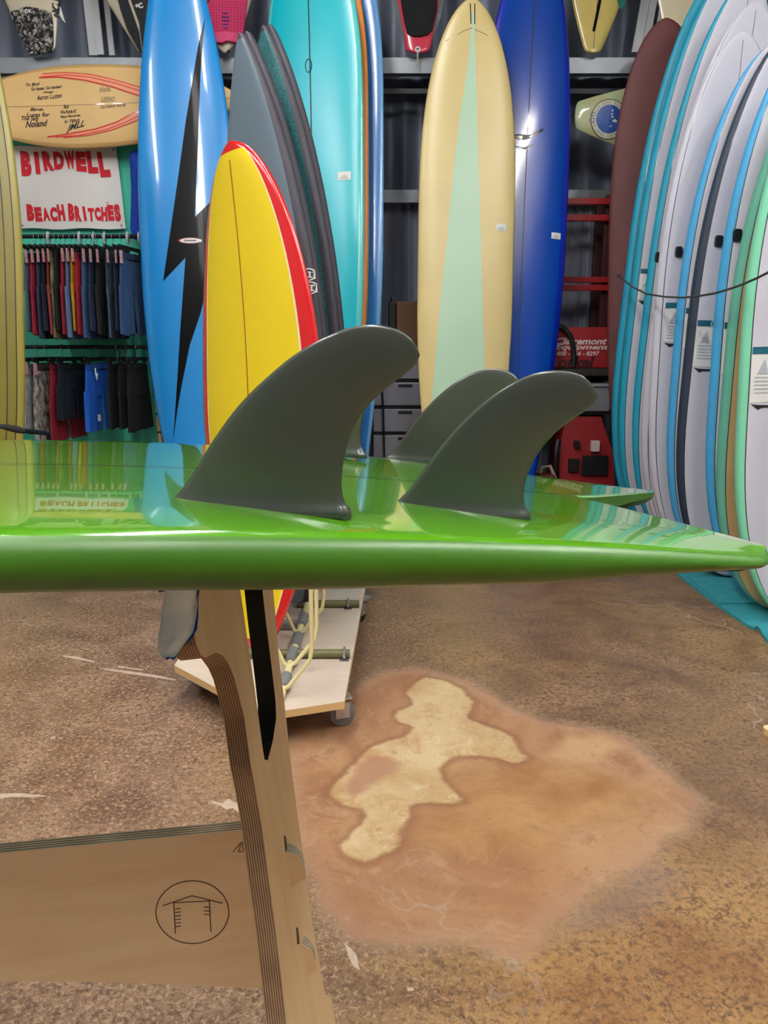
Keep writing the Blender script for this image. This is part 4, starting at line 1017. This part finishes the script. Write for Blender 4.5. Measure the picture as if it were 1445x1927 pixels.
def make_shorts(x, z, yaw, L_, c, label, group, key, wide=.20, tagc=None, band=None, msp=None, ph=0):
    t = thing('board_shorts', label, 'shorts', (x, CY, z-.105), group); t.rotation_euler = (0, 0, R(90+yaw))
    m = msp or fabric('fabric_'+key, c)
    n = 22; b = MB(); cr = .48*L_
    def ringp(x0, x1, zz, d, amp, k):
        cx, hx = (x0+x1)/2, (x1-x0)/2; out = []
        for i in range(n):
            a = 2*math.pi*i/n; sx = math.copysign(abs(math.cos(a))**.6, math.cos(a)); sy = math.copysign(abs(math.sin(a))**.6, math.sin(a))
            f = amp*math.sin(sx*7+k*1.7+ph)+amp*.6*math.sin(sx*13+k+ph*2)
            out.append((cx+hx*sx, d*sy+f, zz+.006*math.sin(sx*4+k)))
        return out
    def loft(rs):
        vs = [p for r_ in rs for p in r_]; fs = [(i*n+j, i*n+(j+1) % n, (i+1)*n+(j+1) % n, (i+1)*n+j) for i in range(len(rs)-1) for j in range(n)]
        fs += [tuple(range(n-1, -1, -1)), tuple((len(rs)-1)*n+j for j in range(n))]; b.add(vs, fs)
    loft([ringp(-wide*(.86+.2*k/6), wide*(.86+.2*k/6), -cr*k/6, .006+.003*k/6, .0004+.0005*k, 1) for k in range(7)])
    for sg in (-1, 1):
        rs = []
        for k in range(7):
            zz = -cr*.85-(L_-cr*.85)*k/6; o_ = wide*(1.05+.10*k/6); i_ = wide*(-.01+.11*(k/6)**.7)
            rs.append(ringp(*sorted((sg*o_, sg*i_)), zz, .0092, .003+.0003*k, sg*.8+k*.12))
        loft(rs)
    b.build('body', m, t, True)
    wb_ = MB(); wb_.add(*[(lambda A, B: (A+B, [(j, (j+1) % n, n+(j+1) % n, n+j) for j in range(n)]+[tuple(range(n-1, -1, -1)), tuple(range(n, 2*n))]))(ringp(-wide*.87, wide*.87, .004, .0075, 0, 1), ringp(-wide*.88, wide*.88, -.03, .0085, 0, 1))][0])
    wb_.build('waistband', fabric('band_'+key, band or tuple(int(v*.72) for v in c)), t, True)
    if tagc:
        q = MB(); e = .008*math.sin(ph*5); q.rbox((-wide*.93-.012+e, -.0145, -.062+e), (-wide*.93+.024+e, -.0115, .012+e), .001); q.build('hang_tag', tagc, t)
    return t
m_tagp = mat('pink_white_tag', (236, 214, 216), .6, 0, 0, 0, 70, c2=(214, 120, 130))
top = [  # pixel at the near edge, colour, words, tag
    (40, (92, 104, 122), 'grey blue shorts at the left end of the upper rail, mostly hidden', 1), (50, (150, 24, 52), 'crimson shorts, first red pair from the left on the upper rail', 1), (60, (44, 58, 86), 'dark slate blue shorts beside the first crimson pair on the upper rail', 1),
    (70, (18, 24, 40), 'blue black shorts between slate and dusty red pairs on the upper rail', 1), (80, (134, 48, 58), 'dusty red shorts left of the camouflage pair on the upper rail', 1), (89, (96, 92, 58), 'olive camouflage shorts on the upper rail', 0), (98, (14, 16, 18), 'black shorts right of the camouflage pair on the upper rail', 0),
    (110, (146, 22, 46), 'crimson shorts between camouflage and pale denim blue pairs', 1), (120, (84, 112, 152), 'pale denim blue shorts left of the mustard pair', 1), (130, (190, 134, 26), 'mustard yellow shorts on the upper rail', 1), (139, (160, 20, 44), 'crimson shorts right of the mustard pair', 0),
    (149, (56, 86, 128), 'steel blue shorts right of the mustard and crimson pairs', 1), (161, (26, 42, 74), 'navy shorts with pink tags in the middle of the upper rail', 1), (173, (12, 14, 20), 'black shorts with a white tag on the upper rail', 1),
    (192, (62, 78, 98), 'grey slate shorts near the right end of the upper rail', 1), (208, (22, 36, 62), 'dark navy shorts second from the right on the upper rail', 1), (227, (44, 76, 118), 'blue denim look shorts facing out at the right end of the upper rail', 1)]
for i, (px, cc, lb, tg) in enumerate(top):
    x = P(px, 480, CY-.2).x; yaw = 2.5*math.sin(i*.55) if i < 16 else -7
    ms_ = None
    if lb.startswith('olive camouflage'): ms_ = mat('camo_fabric', (70, 70, 44), .85, 0, 0, 0, 12, c2=(150, 142, 100))
    make_shorts(x, zr1, yaw, .45+.02*((i*7) % 3), cc, lb, 'shorts on the upper rail', 'u%d' % i, .185, m_tagp if tg else None, None, ms_, i*1.3)
    make_hanger(x, zr1+.0008, yaw, 'hangers on the upper rail', 'black clip hanger holding the '+' '.join(lb.split()[:11]).rstrip(','))
bot = [(46, (168, 168, 172), 'pale grey patterned shorts at the left end of the lower rail', 'p1', .40), (64, (90, 90, 90), 'black and white printed shorts on the lower rail', 'p2', .47), (95, (150, 20, 46), 'long crimson shorts on the lower rail, beneath the dark navy pair', None, .46),
       (112, (16, 24, 42), 'dark navy shorts turned outwards on the lower rail', None, .33), (164, (24, 102, 214), 'bright blue shorts on the lower rail', None, .40), (202, (14, 16, 24), 'black shorts right of the bright blue pair on the lower rail', None, .38), (222, (16, 18, 26), 'black shorts second from the right on the lower rail', None, .38), (240, (10, 12, 20), 'black shorts at the right end of the lower rail', None, .40)]
for i, (px, cc, lb, kk, L_) in enumerate(bot):
    x = P(px, 690, CY-.19).x; yaw = (-6, -6, -6, -8, -8, -3, -3, -3)[i]
    ms_ = None
    if kk: ms_ = mat('print_fabric_'+kk, (24, 24, 26) if kk == 'p2' else (140, 140, 146), .85, 0, 0, 0, 34 if kk == 'p2' else 60, 0, 1, (1, 1, .6), c2=(214, 212, 204) if kk == 'p2' else (196, 196, 198))
    s_ = make_shorts(x, zr2, yaw, L_, cc, lb, 'shorts on the lower rail', 'l%d' % i, .185, m_tagp if i in (0, 1) else None, None, ms_, i*.9+.4)
    if i == 4:
        mw = mat('drawcord_white', (236, 236, 236), .7); MB().tube([(.0-.1, -.03, -.02), (-.112, -.036, -.06), (-.104, -.036, -.09), (-.09, -.034, -.05)], .004, 6).build('drawcord', mw, s_, True)
        MB().rbox((-.12, -.036, -.34), (-.09, -.032, -.30), .001).build('woven_label', mw, s_)
    make_hanger(x, zr2+.0008, yaw, 'hangers on the lower rail', 'black clip hanger holding the '+' '.join(lb.split()[:11]).rstrip(','))
m_disc = mat('frosted_disc', (214, 218, 222), .3, .3)
for px, lb in ((91, 'white round size divider on the upper rail, furthest left'), (150, 'white round size divider on the upper rail, second from left'), (176, 'white round size divider near the middle of the upper rail'), (197, 'white round size divider right of the middle of the upper rail'), (240, 'white round size divider above the blue denim look shorts'), (262, 'white round size divider at the right end of the upper rail, by the blue board')):
    x = P(px, 447, CY).x; t = thing('size_divider', lb, 'size divider', (x, CY, zr1), 'size dividers on the upper rail')
    MB().lathe([(.013, -.003), (.036, -.003), (.040, 0), (.036, .003), (.013, .003), (.013, -.003)], (0, 0, -.01), (1, .25 if px in (93, 176, 194) else .05, 0), 24).build('disc', m_disc, t, True)
    MB().lathe([(.0135, -.006), (.019, -.006), (.019, .006), (.0135, .006)], (0, 0, 0), (1, 0, 0), 16).build('collar', m_disc, t, True)
# blue T-shirt on the teal wall, half hidden by the blue board
q = P(262, 290, 5.1)
ts = thing('tshirt', 'royal blue T-shirt hanging on the teal wall, half behind the sky blue board', 'shirt', q)
out = [(-.055,0),(-.03,.02),(.10,.03),(.14,.0),(.18,.03),(.30,.02),(.33,-.02),(.38,-.2),(.30,-.22),(.28,-.15),(.28,-.5),(-.06,-.5),(-.085,-.44),(-.06,-.2)]
bm_ = MB(); vs, fs = cut_poly([out], .03, .04); n_ = len(vs); ed = {}
for f in fs:
    for a, b in zip(f, f[1:]+f[:1]): ed[(a, b)] = 1
zz = lambda x, y: .006*math.sin(x*40+y*6)
V = [(x, zz(x, y)-.012, y) for x, y in vs]+[(x, zz(x, y)+.012, y) for x, y in vs]
mesh('body', V, list(fs)+[tuple(i+n_ for i in f[::-1]) for f in fs]+[(b, a, a+n_, b+n_) for (a, b) in ed if (b, a) not in ed], fabric('royal_blue_jersey', (10, 60, 170)), ts, True)
MB().tube([(.10, -.005, .03), (.12, -.012, .0), (.14, -.014, -.01), (.16, -.012, .0), (.18, -.005, .03)], .006, 6).build('collar', fabric('royal_blue_rib', (8, 48, 140)), ts, True)

# bamboo poles
m_bam = mat('bamboo', (188, 150, 104), .45, .2, 0, .15, 12, 0, 60, (6, 6, 1)); m_node = mat('bamboo_node', (40, 30, 24), .6)
def pole(a, b, r_, label, nodes=True, m=None):
    a = a.copy(); d = (b-a)
    t = thing('bamboo_pole', label, 'pole', a); MB().tube([(0, 0, 0), tuple(d)], r_, 10).build('cane', m or m_bam, t, True)
    k = int(d.length/.11)
    for i in range(1, k):
        p = d*(i/k); e = d.normalized()*.006
        MB().tube([tuple(p-e), tuple(p+e)], r_*1.12, 10).build('cane_node', m_node, t, True)
a = P(309, 905, 4.72); b = P(268, 470, 4.95); e = (b-a); a = a-e*((a.z)/e.z)
pole(a, b, .0135, 'bamboo pole with dark rings leaning beside the clothes rails')
a2 = P(320, 905, 4.78); b2 = P(281, 600, 4.98); e = (b2-a2); a2 = a2-e*(a2.z/e.z)
pole(a2, b2, .011, 'second thinner bamboo pole leaning behind the first one', True, mat('bamboo_dark', (150, 118, 84), .5, .2))
# black board stand with a curved arm, left
az = P(52, 806, 3.40).z
t = thing('board_stand', 'black metal stand with a padded curved arm beside the gold board', 'stand', (-1.585, 3.64, 0))
MB().tube([(0, 0, .0), (0, 0, az-.10), (.004, -.02, az-.05), (.008, -.10, az-.035), (.006, -.20, az-.02), (-.015, -.245, az-.008)], .011, 10).build('post_and_arm', m_rod, t, True)
MB().tube([(-.005, -.235, az-.014), (-.03, -.25, az-.004), (-.07, -.255, az+.006), (-.11, -.255, az+.012)], [.012, .016, .014, .009], 10).build('arm_pad', mat('black_rubber', (24, 24, 26), .8), t, True)
MB().tube([(-.28, 0, .012), (.16, 0, .012)], .012, 8).tube([(0, -.02, .012), (0, .24, .012)], .012, 8).build('foot', m_rod, t, True)

# ================================================================== ROLLING CART
m_cart = mat('cart_plywood', (206, 190, 172), .5, .15, 0, .06, 4, 0, 60, (1, 6, 1)); m_cedge = mat('cart_edge', (214, 178, 122), .6)
ct_poly = [PZ(328, 1252, .12), PZ(497, 1343, .12), PZ(648, 1320, .12), PZ(691, 1082, .12)]
fr = ct_poly[3]; ct_poly[3] = Vector((ct_poly[2].x+(fr.x-ct_poly[2].x)*1.16, ct_poly[2].y+(fr.y-ct_poly[2].y)*1.16, .12)); ct_poly.append(Vector((-.66, ct_poly[3].y+.05, .12)))
cart = thing('board_cart', 'plywood board cart on casters carrying the yellow and dark boards', 'cart', (-.35, 2.6, 0)); co = cart.location.copy()
prism([p-co for p in ct_poly], Vector((0, 0, -.022)), 'deck', [m_cart, m_cedge], cart)
m_whl = mat('caster_grey', (112, 114, 120), .35, .2); m_zinc = mat('zinc', (190, 192, 196), .3, 0, .9)
def caster(p, yaw, dark=False):
    M_ = Matrix.Translation(p-co) @ Matrix.Rotation(R(yaw), 4, 'Z')
    b = MB(); b.box((-.035, -.03, .093), (.035, .03, .097), 0, M_); b.lathe([(.016, .078), (.016, .093)], M_ @ Vector((0, 0, 0)), (0, 0, 1), 14)
    b.box((-.03, -.019, .03), (.012, -.016, .08), 0, M_); b.box((-.03, .016, .03), (.012, .019, .08), 0, M_); b.box((-.03, -.019, .077), (.014, .019, .080), 0, M_)
    c_ = b.build('caster', m_zinc, cart)
    w_ = MB(); w_.lathe([(.012, -.013), (.030, -.013), (.038, -.009), (.039, 0), (.038, .009), (.030, .013), (.012, .013)], M_ @ Vector((-.012, 0, .039)), M_.to_3x3() @ Vector((0, 1, 0)), 22).build('caster_wheel', mat('wheel_black', (36, 36, 38), .5) if dark else m_whl, c_, True)
    MB().lathe([(.006, -.022), (.006, .022)], M_ @ Vector((-.012, 0, .039)), M_.to_3x3() @ Vector((0, 1, 0)), 10).build('axle', m_zinc, c_, True)
    if not dark: MB().rbox((.004, -.012, .06), (.05, .012, .066), .002, 0, M_).build('brake_tab', mat('brake_clear', (206, 210, 216), .3), c_)
pr = PZ(640, 1322, .1); caster(Vector((pr.x-.01, pr.y+.055, 0)), 200)
pr = PZ(680, 1150, .05); caster(Vector((pr.x-.0, pr.y+.03, 0)), 60, True)
pr = PZ(362, 1262, .09); caster(Vector((pr.x+.03, pr.y+.05, 0)), -30)
caster(Vector((-.55, ct_poly[4].y-.1, 0)), 10); caster(Vector((ct_poly[3].x-.07, ct_poly[3].y-.1, 0)), 10)
m_gw = mat('gold_wire', (226, 214, 158), .35, .2, 0); m_ol = mat('olive_bar', (96, 94, 54), .5); m_knob = mat('rubber_knob', (40, 40, 44), .7); m_spine = mat('grey_sleeve', (120, 122, 124), .5)
zc = .12
sx_ = PZ(553, 1282, .15).x
units = [(PZ(537, 1294, .145).y, False), (PZ(555, 1250, .145).y, True), (2.45, True), (2.88, True), (3.02, False)]
for k, (y, kn) in enumerate(units):
    xb = sx_-.03; xe = sx_+.055
    pts = [(xe, y+.03, .60), (xe, y+.02, .26), (xe-.006, y+.015, .222), (xb+.02, y, .15), (xb, y, .137), (xb-.015, y, .148)]
    if kn: pts += [(xb-.045, y+.005, .215), (xb-.06, y+.01, .255)]
    pts = [Vector(p)-co for p in pts]
    d_ = MB(); d_.tube(pts, .0065, 10); dv = d_.build('divider_wire', m_gw, cart, True)
    if kn: MB().lathe([(.004, -.02), (.016, -.016), (.020, 0), (.018, .016), (.008, .026)], pts[-1], (-.5, .1, .86), 14).build('rubber_knob', m_knob, dv, True)
MB().tube([Vector((sx_-.03, 1.98, .134))-co, Vector((sx_-.03, 3.25, .134))-co], .012, 10).build('spine', m_gw, cart, True)
for a_, b_ in ((2.03, 2.11), (2.21, 2.30), (2.34, 2.43), (2.52, 2.62)): MB().tube([Vector((sx_-.03, a_, .136))-co, Vector((sx_-.03, b_, .136))-co], .018, 12).build('spine_sleeve', m_spine, cart, True)
for u0, u1, v in ((455, 658, 1230), (560, 676, 1136)):
    p0, p1 = PZ(u0, v, .135), PZ(u1, v, .135); p1.y = p0.y = (p0.y+p1.y)/2
    MB().tube([p0-co, p1-co], .014, 10).build('cross_bar', m_ol, cart, True)
    c0 = PZ(648 if v == 1230 else 655, v, .135); c0.y = p0.y
    b = MB(); b.box((-.014, -.03, -.016), (.014, .03, -.012), 0, Matrix.Translation(c0-co)); b.tube([c0-co+Vector((0, .019*math.cos(R(a)), .019*math.sin(R(a)))) for a in range(-20, 201, 20)], .004, 6); b.build('pipe_clamp', m_zinc, cart)
for y in (2.52, 2.92): MB().rbox((-.56-co.x, y-co.y, .122), (sx_-.045-co.x, y+.035-co.y, .15), .004).build('foam_strip', mat('grey_foam', (120, 120, 120), .9), cart)

# ================================================================== TURQUOISE MAT, RACK AND CABLE ON THE RIGHT
m_mat = mat('turquoise_carpet', (48, 150, 160), .95, 0, 0, .10, 20, .5, 300)
e0 = PZ(1250, 1062, .01); 
mp_ = [PZ(1250, 1062, 0), PZ(1290, 1096, 0), PZ(1350, 1142, 0), PZ(1410, 1183, 0), PZ(1418, 1186, 0), PZ(1425, 1183, 0), PZ(1430, 1190, 0), PZ(1438, 1203, 0), PZ(1447, 1214, 0), Vector((1.34, 2.3, 0)), Vector((2.25, 2.3, 0)), Vector((2.25, 4.66, 0)), Vector((PZ(1250, 1062, 0).x, 4.66, 0))]
mt = thing('carpet_mat', 'turquoise carpet strip under the row of soft boards', 'mat', (1.7, 3.5, 0)); prism([p-mt.location for p in mp_], Vector((0, 0, .012)), 'carpet', [m_mat, m_mat], mt)
q0 = PZ(1297, 1090, .013); pl = [PZ(1297, 1090, .013), PZ(1352, 1137, .013), Vector((1.95, PZ(1352, 1137, .013).y, .013)), Vector((1.95, q0.y, .013))]
prism([p-mt.location for p in pl], Vector((0, 0, .007)), 'carpet_overlay', [m_mat, m_mat], mt)
m_rack = mat('rack_wood_teal', (52, 150, 156), .6)
rk = thing('board_rail', 'turquoise timber rail frame behind the soft boards', 'rack', (2.10, 3.4, 0))
for y in (-1.05, 0, 1.2): MB().rbox((-.045, y-.045, .0135), (.045, y+.045, 1.5), .004).build('post', m_rack, rk)
MB().rbox((-.03, -1.1, 1.5), (.03, 1.25, 1.58), .004).build('top_rail', m_rack, rk)
m_cab = mat('steel_cable', (62, 66, 66), .5, 0, .3)
cabp = []
for u, v in ((1166, 520), (1190, 540), (1216, 553), (1250, 558.5), (1285, 560), (1315, 557), (1345, 552), (1375, 543), (1400, 534), (1425, 523), (1445, 513)):
    d = ray(u, v); k = 1.285/d.x; cabp.append(Vector((0, 0, CAMH))+d*k)
d = cabp[-1]-cabp[-2]; cabp += [cabp[-1]+d*3+Vector((0, 0, .04)), cabp[-1]+d*6+Vector((.14, 0, .12))]
cabp = [P(1164, 519, 4.492)]+cabp[1:]
cb = thing('security_cable', 'thin dark security cable sagging across the soft boards', 'cable', cabp[0]); MB().tube([p-cabp[0] for p in cabp], .0045, 8).build('cable', m_cab, cb, True)
end = cabp[-1]; 
cp = thing('cable_post', 'thin steel post at the near end of the security cable, outside the picture', 'post', (end.x+.02, end.y-.005, 0)); MB().rbox((-.015, -.015, 0), (.015, .015, end.z+.05), .003).build('post', m_steel, cp); MB().rbox((-.04, -.04, 0), (.04, .04, .014), .004).build('base_plate', m_dark, cp)
MB().lathe([(.004, -.01), (.009, -.008), (.009, .008), (.004, .01)], (0, .002, 0), (0, 1, 0), 12).build('end_ferrule', m_dark, cb, True)

# ================================================================== THINGS BY THE BACK WALL
m_redp = mat('red_paint', (150, 22, 26), .45, .2, 0, .08, 6); m_redb = mat('red_card', (140, 14, 18), .6, 0, 0, .08, 5)
sh = thing('pallet_rack', 'red steel storage rack against the corrugated wall', 'rack', (P(1110, 500, 5.35).x, 5.35, 0)); so = sh.location.copy()
wl, wr = P(975, 500, 5.35).x-so.x, P(1150, 500, 5.35).x-so.x
for v0, v1 in ((373, 385), (404, 416), (521, 532), (536, 547)):
    z1, z0 = P(1100, v0, 5.30).z, P(1100, v1, 5.30).z; MB().rbox((wl, -.06, z0), (wr, -.015, z1), .003).build('beam', m_redp, sh)
for x in (wl, wr-.06):
    for y in (-.015, .22): MB().rbox((x, y, 0), (x+.06, y+.05, P(1100, 365, 5.3).z), .003).build('upright', mat('dark_red_upright', (60, 16, 18), .5), sh)
zs = P(1100, 691, 5.2).z; MB().rbox((wl, -.30, zs-.05), (wr, .22, zs-.004), .003).build('shelf_board', mat('dark_shelf', (34, 32, 30), .7), sh)
for x in (wl+.02, wr-.05): MB().box((x, -.28, zs-.09), (x+.03, .22, zs-.05)).build('shelf_bracket', m_dark, sh)
# red carton with lettering
x0, x1 = P(1034, 650, 5.08).x, P(1153, 650, 5.08).x; z1 = P(1100, 615, 5.08).z
rb = thing('carton', 'red carton with white and black lettering on the rack shelf', 'box', ((x0+x1)/2, 5.08, zs-.002)); hw_ = (x1-x0)/2; hh_ = z1-zs
MB().rbox((-hw_, 0, 0), (hw_, .20, hh_), .006).build('box', m_redb, rb)
def onbox(x, y): return (x, -.0012, y)
m_lw = mat('carton_white', (214, 196, 196), .6); m_lb = mat('carton_black', (40, 10, 12), .6)
for body, yy, hh2, ww, m, sh_, xx in (('Clairemont', .66, .085, 1.62, m_lw, .3, .0), ('Equipment', .50, .085, 1.72, m_lw, .3, .03), ('800-555-8297', .36, .055, 1.35, m_lw, .2, -.08), ('orkel', .15, .14, 1.15, m_lb, .25, -.12)):
    body = '800 - 556 - 8297' if body.startswith('800') else body
    decal('lettering', place2d(fit_box(text2d(body, 1, .03, sh_), hw_*ww, hh_*hh2*2.0), xx*hw_, yy*hh_), onbox, m, rb)
decal('round_logo', cut_poly([ring(-hw_*.93, .16*hh_, .035)]), onbox, mat('logo_blue', (60, 90, 160), .5), rb)
# black hose over the carton
hz = thing('hose', 'black hose looped over the red carton', 'hose', P(1040, 618, 5.04))
hp = [P(u, v, 5.05)-hz.location for u, v in ((1030, 640), (1036, 622), (1048, 612), (1062, 618), (1074, 634), (1079, 655), (1080, 675), (1078, 690))]; MB().tube(hp, .016, 10).build('tube', mat('hose_black', (14, 14, 15), .5), hz, True)
# red generator on the floor
x0, x1 = P(1050, 850, 4.98).x, P(1166, 850, 4.98).x; zt = P(1100, 786, 4.98).z
gx = thing('generator', 'red machine housing with black panels on the floor under the rack', 'machine', ((x0+x1)/2, 5.0, 0)); hw_ = (x1-x0)/2
b = MB(); b.add([(-hw_, 0, .04), (hw_, 0, .04), (hw_, .28, .04), (-hw_, .28, .04), (-hw_*.95, .02, zt*.64), (hw_*.82, .02, zt*.64), (hw_*.82, .28, zt*.64), (-hw_*.95, .28, zt*.64), (-hw_*.7, .05, zt), (hw_*.42, .05, zt), (hw_*.42, .26, zt), (-hw_*.7, .26, zt)],
      [(0, 3, 2, 1), (0, 1, 5, 4), (1, 2, 6, 5), (2, 3, 7, 6), (3, 0, 4, 7), (4, 5, 9, 8), (5, 6, 10, 9), (6, 7, 11, 10), (7, 4, 8, 11), (8, 9, 10, 11)])
b.build('housing', m_redb, gx)
m_bp = mat('black_panel', (10, 10, 12), .5)
def panel(n, u0, v0, u1, v1, m):
    p, q = P(u0, v0, 4.99)-gx.location, P(u1, v1, 4.99)-gx.location; MB().rbox((p.x, -.012, q.z), (q.x, .03, p.z), .003).build(n, m, gx)
panel('grille', 1097, 858, 1142, 895, m_bp); panel('socket_plate', 1071, 864, 1089, 888, m_bp); panel('switch', 1082, 830, 1091, 843, m_bp); panel('data_plate', 1114, 830, 1128, 850, m_lw)
for x in (-hw_*.8, hw_*.7): MB().rbox((x-.03, .05, 0), (x+.03, .23, .045), .004).build('foot', m_bp, gx)
MB().tube([(-hw_*1.0, -.01, .2), (-hw_*1.06, -.03, .3), (-hw_*1.06, -.03, .42), (-hw_*.98, .0, .47)], .02, 8).build('carry_bar', m_bp, gx, True)
# jerry can beside it
jc = thing('fuel_can', 'dark red fuel can with pale spout left of the red machine', 'can', (P(1026, 880, 4.95).x, 4.95, 0))
b = MB(); b.rbox((-.09, -.05, 0), (.06, .05, .26), .02); b.build('can_body', mat('dull_red', (96, 30, 34), .6), jc); MB().tube([(-.03, 0, .26), (-.02, 0, .30), (.03, 0, .31), (.07, -.01, .22), (.085, -.02, .10)], .012, 8).build('spout', mat('dirty_cream', (170, 150, 130), .6), jc, True)
# grey tote on the floor shelf
gt = thing('tote', 'grey plastic tote above the red machine', 'box', (P(1120, 760, 5.2).x, 5.1, zs-.05-.229)); b = MB(); b.rbox((-.2, -.08, .001), (.05, .15, .16), .01); b.build('tub', mat('grey_plastic', (120, 122, 130), .5), gt); MB().rbox((-.21, -.09, .16), (.06, .16, .18), .004).build('lid', mat('grey_plastic_lid', (140, 142, 150), .5), gt)
zt2 = gt.location.z; MB().box((wl, -.30, zt2-.02), (wr, .22, zt2)).build('shelf_board', MATS['dark_shelf'], sh)

# drawer tower behind the fins
m_draw = mat('drawer_grey', (136, 138, 150), .35, .2, 0, .03, 3); m_frame = mat('drawer_frame', (20, 20, 22), .5)
DY = 5.0; x0, x1 = P(695, 800, DY).x, P(800, 800, DY).x
dt = thing('drawer_tower', 'grey plastic drawer tower in a black frame behind the cream board', 'drawers', ((x0+x1)/2, DY, 0)); hw_ = (x1-x0)/2
zv = [P(740, v, DY).z for v in (690, 714, 764, 814, 864)]; pit = zv[1]-zv[2]
zt = zv[1]+pit; lv = [zt-pit*k for k in range(0, 12) if zt-pit*k > -.02]
fb = MB()
for x in (-hw_, hw_-.02):
    for y in (0, .34): fb.box((x, y, 0), (x+.02, y+.02, zt))
for z in lv: fb.box((-hw_, 0, z-.014), (hw_, .015, z)); fb.box((-hw_, 0.015, z-.014), (-hw_+.015, .36, z)); fb.box((hw_-.015, .015, z-.014), (hw_, .36, z))
fb.build('frame', m_frame, dt)
for k in range(len(lv)-1):
    z1, z0 = lv[k]-.018, lv[k+1]+.004
    if z0 < 0: z0 = .004
    d_ = MB().rbox((-hw_+.025, -.018, z0), (hw_-.025, .33, z1), .006).build('drawer', m_draw, dt)
    MB().rbox((-.045+.05, -.0215, z1-.032), (.045+.05, -.012, z1-.012), .003).build('handle_cutout', m_frame, d_)
    MB().rbox((-.052+.05, -.0205, z1-.036), (.052+.05, -.014, z1-.032), .001).build('handle_lip', m_draw, d_)
MB().tube([(-hw_*.55, -.03, lv[1]-.05), (-hw_*.5, -.034, lv[2]), (-hw_*.42, -.034, max(lv[-1], 0)+.02)], .006, 6).build('strap', m_frame, dt, True)
# carton on top
cbx = thing('carton', 'brown cardboard carton standing on the drawer tower', 'box', (P(772, 600, DY).x, DY+.02, zt)); zc1 = P(770, 567, DY).z-zt
m_cardb = mat('cardboard_dark', (96, 68, 46), .85, 0, 0, .06, 5)
MB().rbox((-.085, 0, 0), (.12, .26, zc1*.62), .004).build('box', m_cardb, cbx); MB().box((-.085, .0, zc1*.62), (.12, .004, zc1)).build('flap', m_cardb, cbx); MB().box((-.085, .256, zc1*.62), (.12, .26, zc1)).build('flap', m_cardb, cbx)
bk = thing('carry_case', 'black case standing beside the cardboard carton', 'case', (P(739, 610, DY).x, DY+.05, zt)); MB().rbox((-.028, 0, 0), (.026, .2, P(742, 567, DY).z-zt), .008).build('case_body', m_bp, bk); MB().tube([(-.01, .06, P(742, 567, DY).z-zt), (-.01, .07, P(742, 560, DY).z-zt), (-.01, .13, P(742, 560, DY).z-zt), (-.01, .14, P(742, 567, DY).z-zt)], .006, 6).build('handle', m_bp, bk, True)
# leaning timber
a, b = P(678, 880, 4.945), P(713, 440, 4.955); e = b-a; a = a-e*(a.z/e.z)
pt = thing('timber_post', 'brown timber leaning on the wall right of the azure board', 'timber', a); d = b-a; sd = Vector((.02, 0, 0)); dp = Vector((0, .04, 0))
vs = [-sd, sd, sd+dp, -sd+dp]; prism([v for v in vs], d, 'beam', [mat('timber_brown', (132, 98, 48), .7, 0, 0, .12, 6, 0, 60, (8, 8, 1))]*2, pt)
# pale wooden foot at the right edge of the floor
p = PZ(1448, 1381, .0)
sf = thing('rack_foot', 'pale rounded plywood foot on the floor at the right edge', 'foot', (p.x, p.y, 0))
pts = [(-.017, -.004, 0), (-.0165, .008, 0), (-.010, .016, 0), (.004, .020, 0), (.30, .03, 0), (.30, -.03, 0), (.004, -.022, 0), (-.010, -.016, 0)]
prism([Vector(q) for q in pts], Vector((0, 0, .018)), 'foot', [mat('pale_birch', (236, 208, 162), .5, .1), m_cedge], sf)
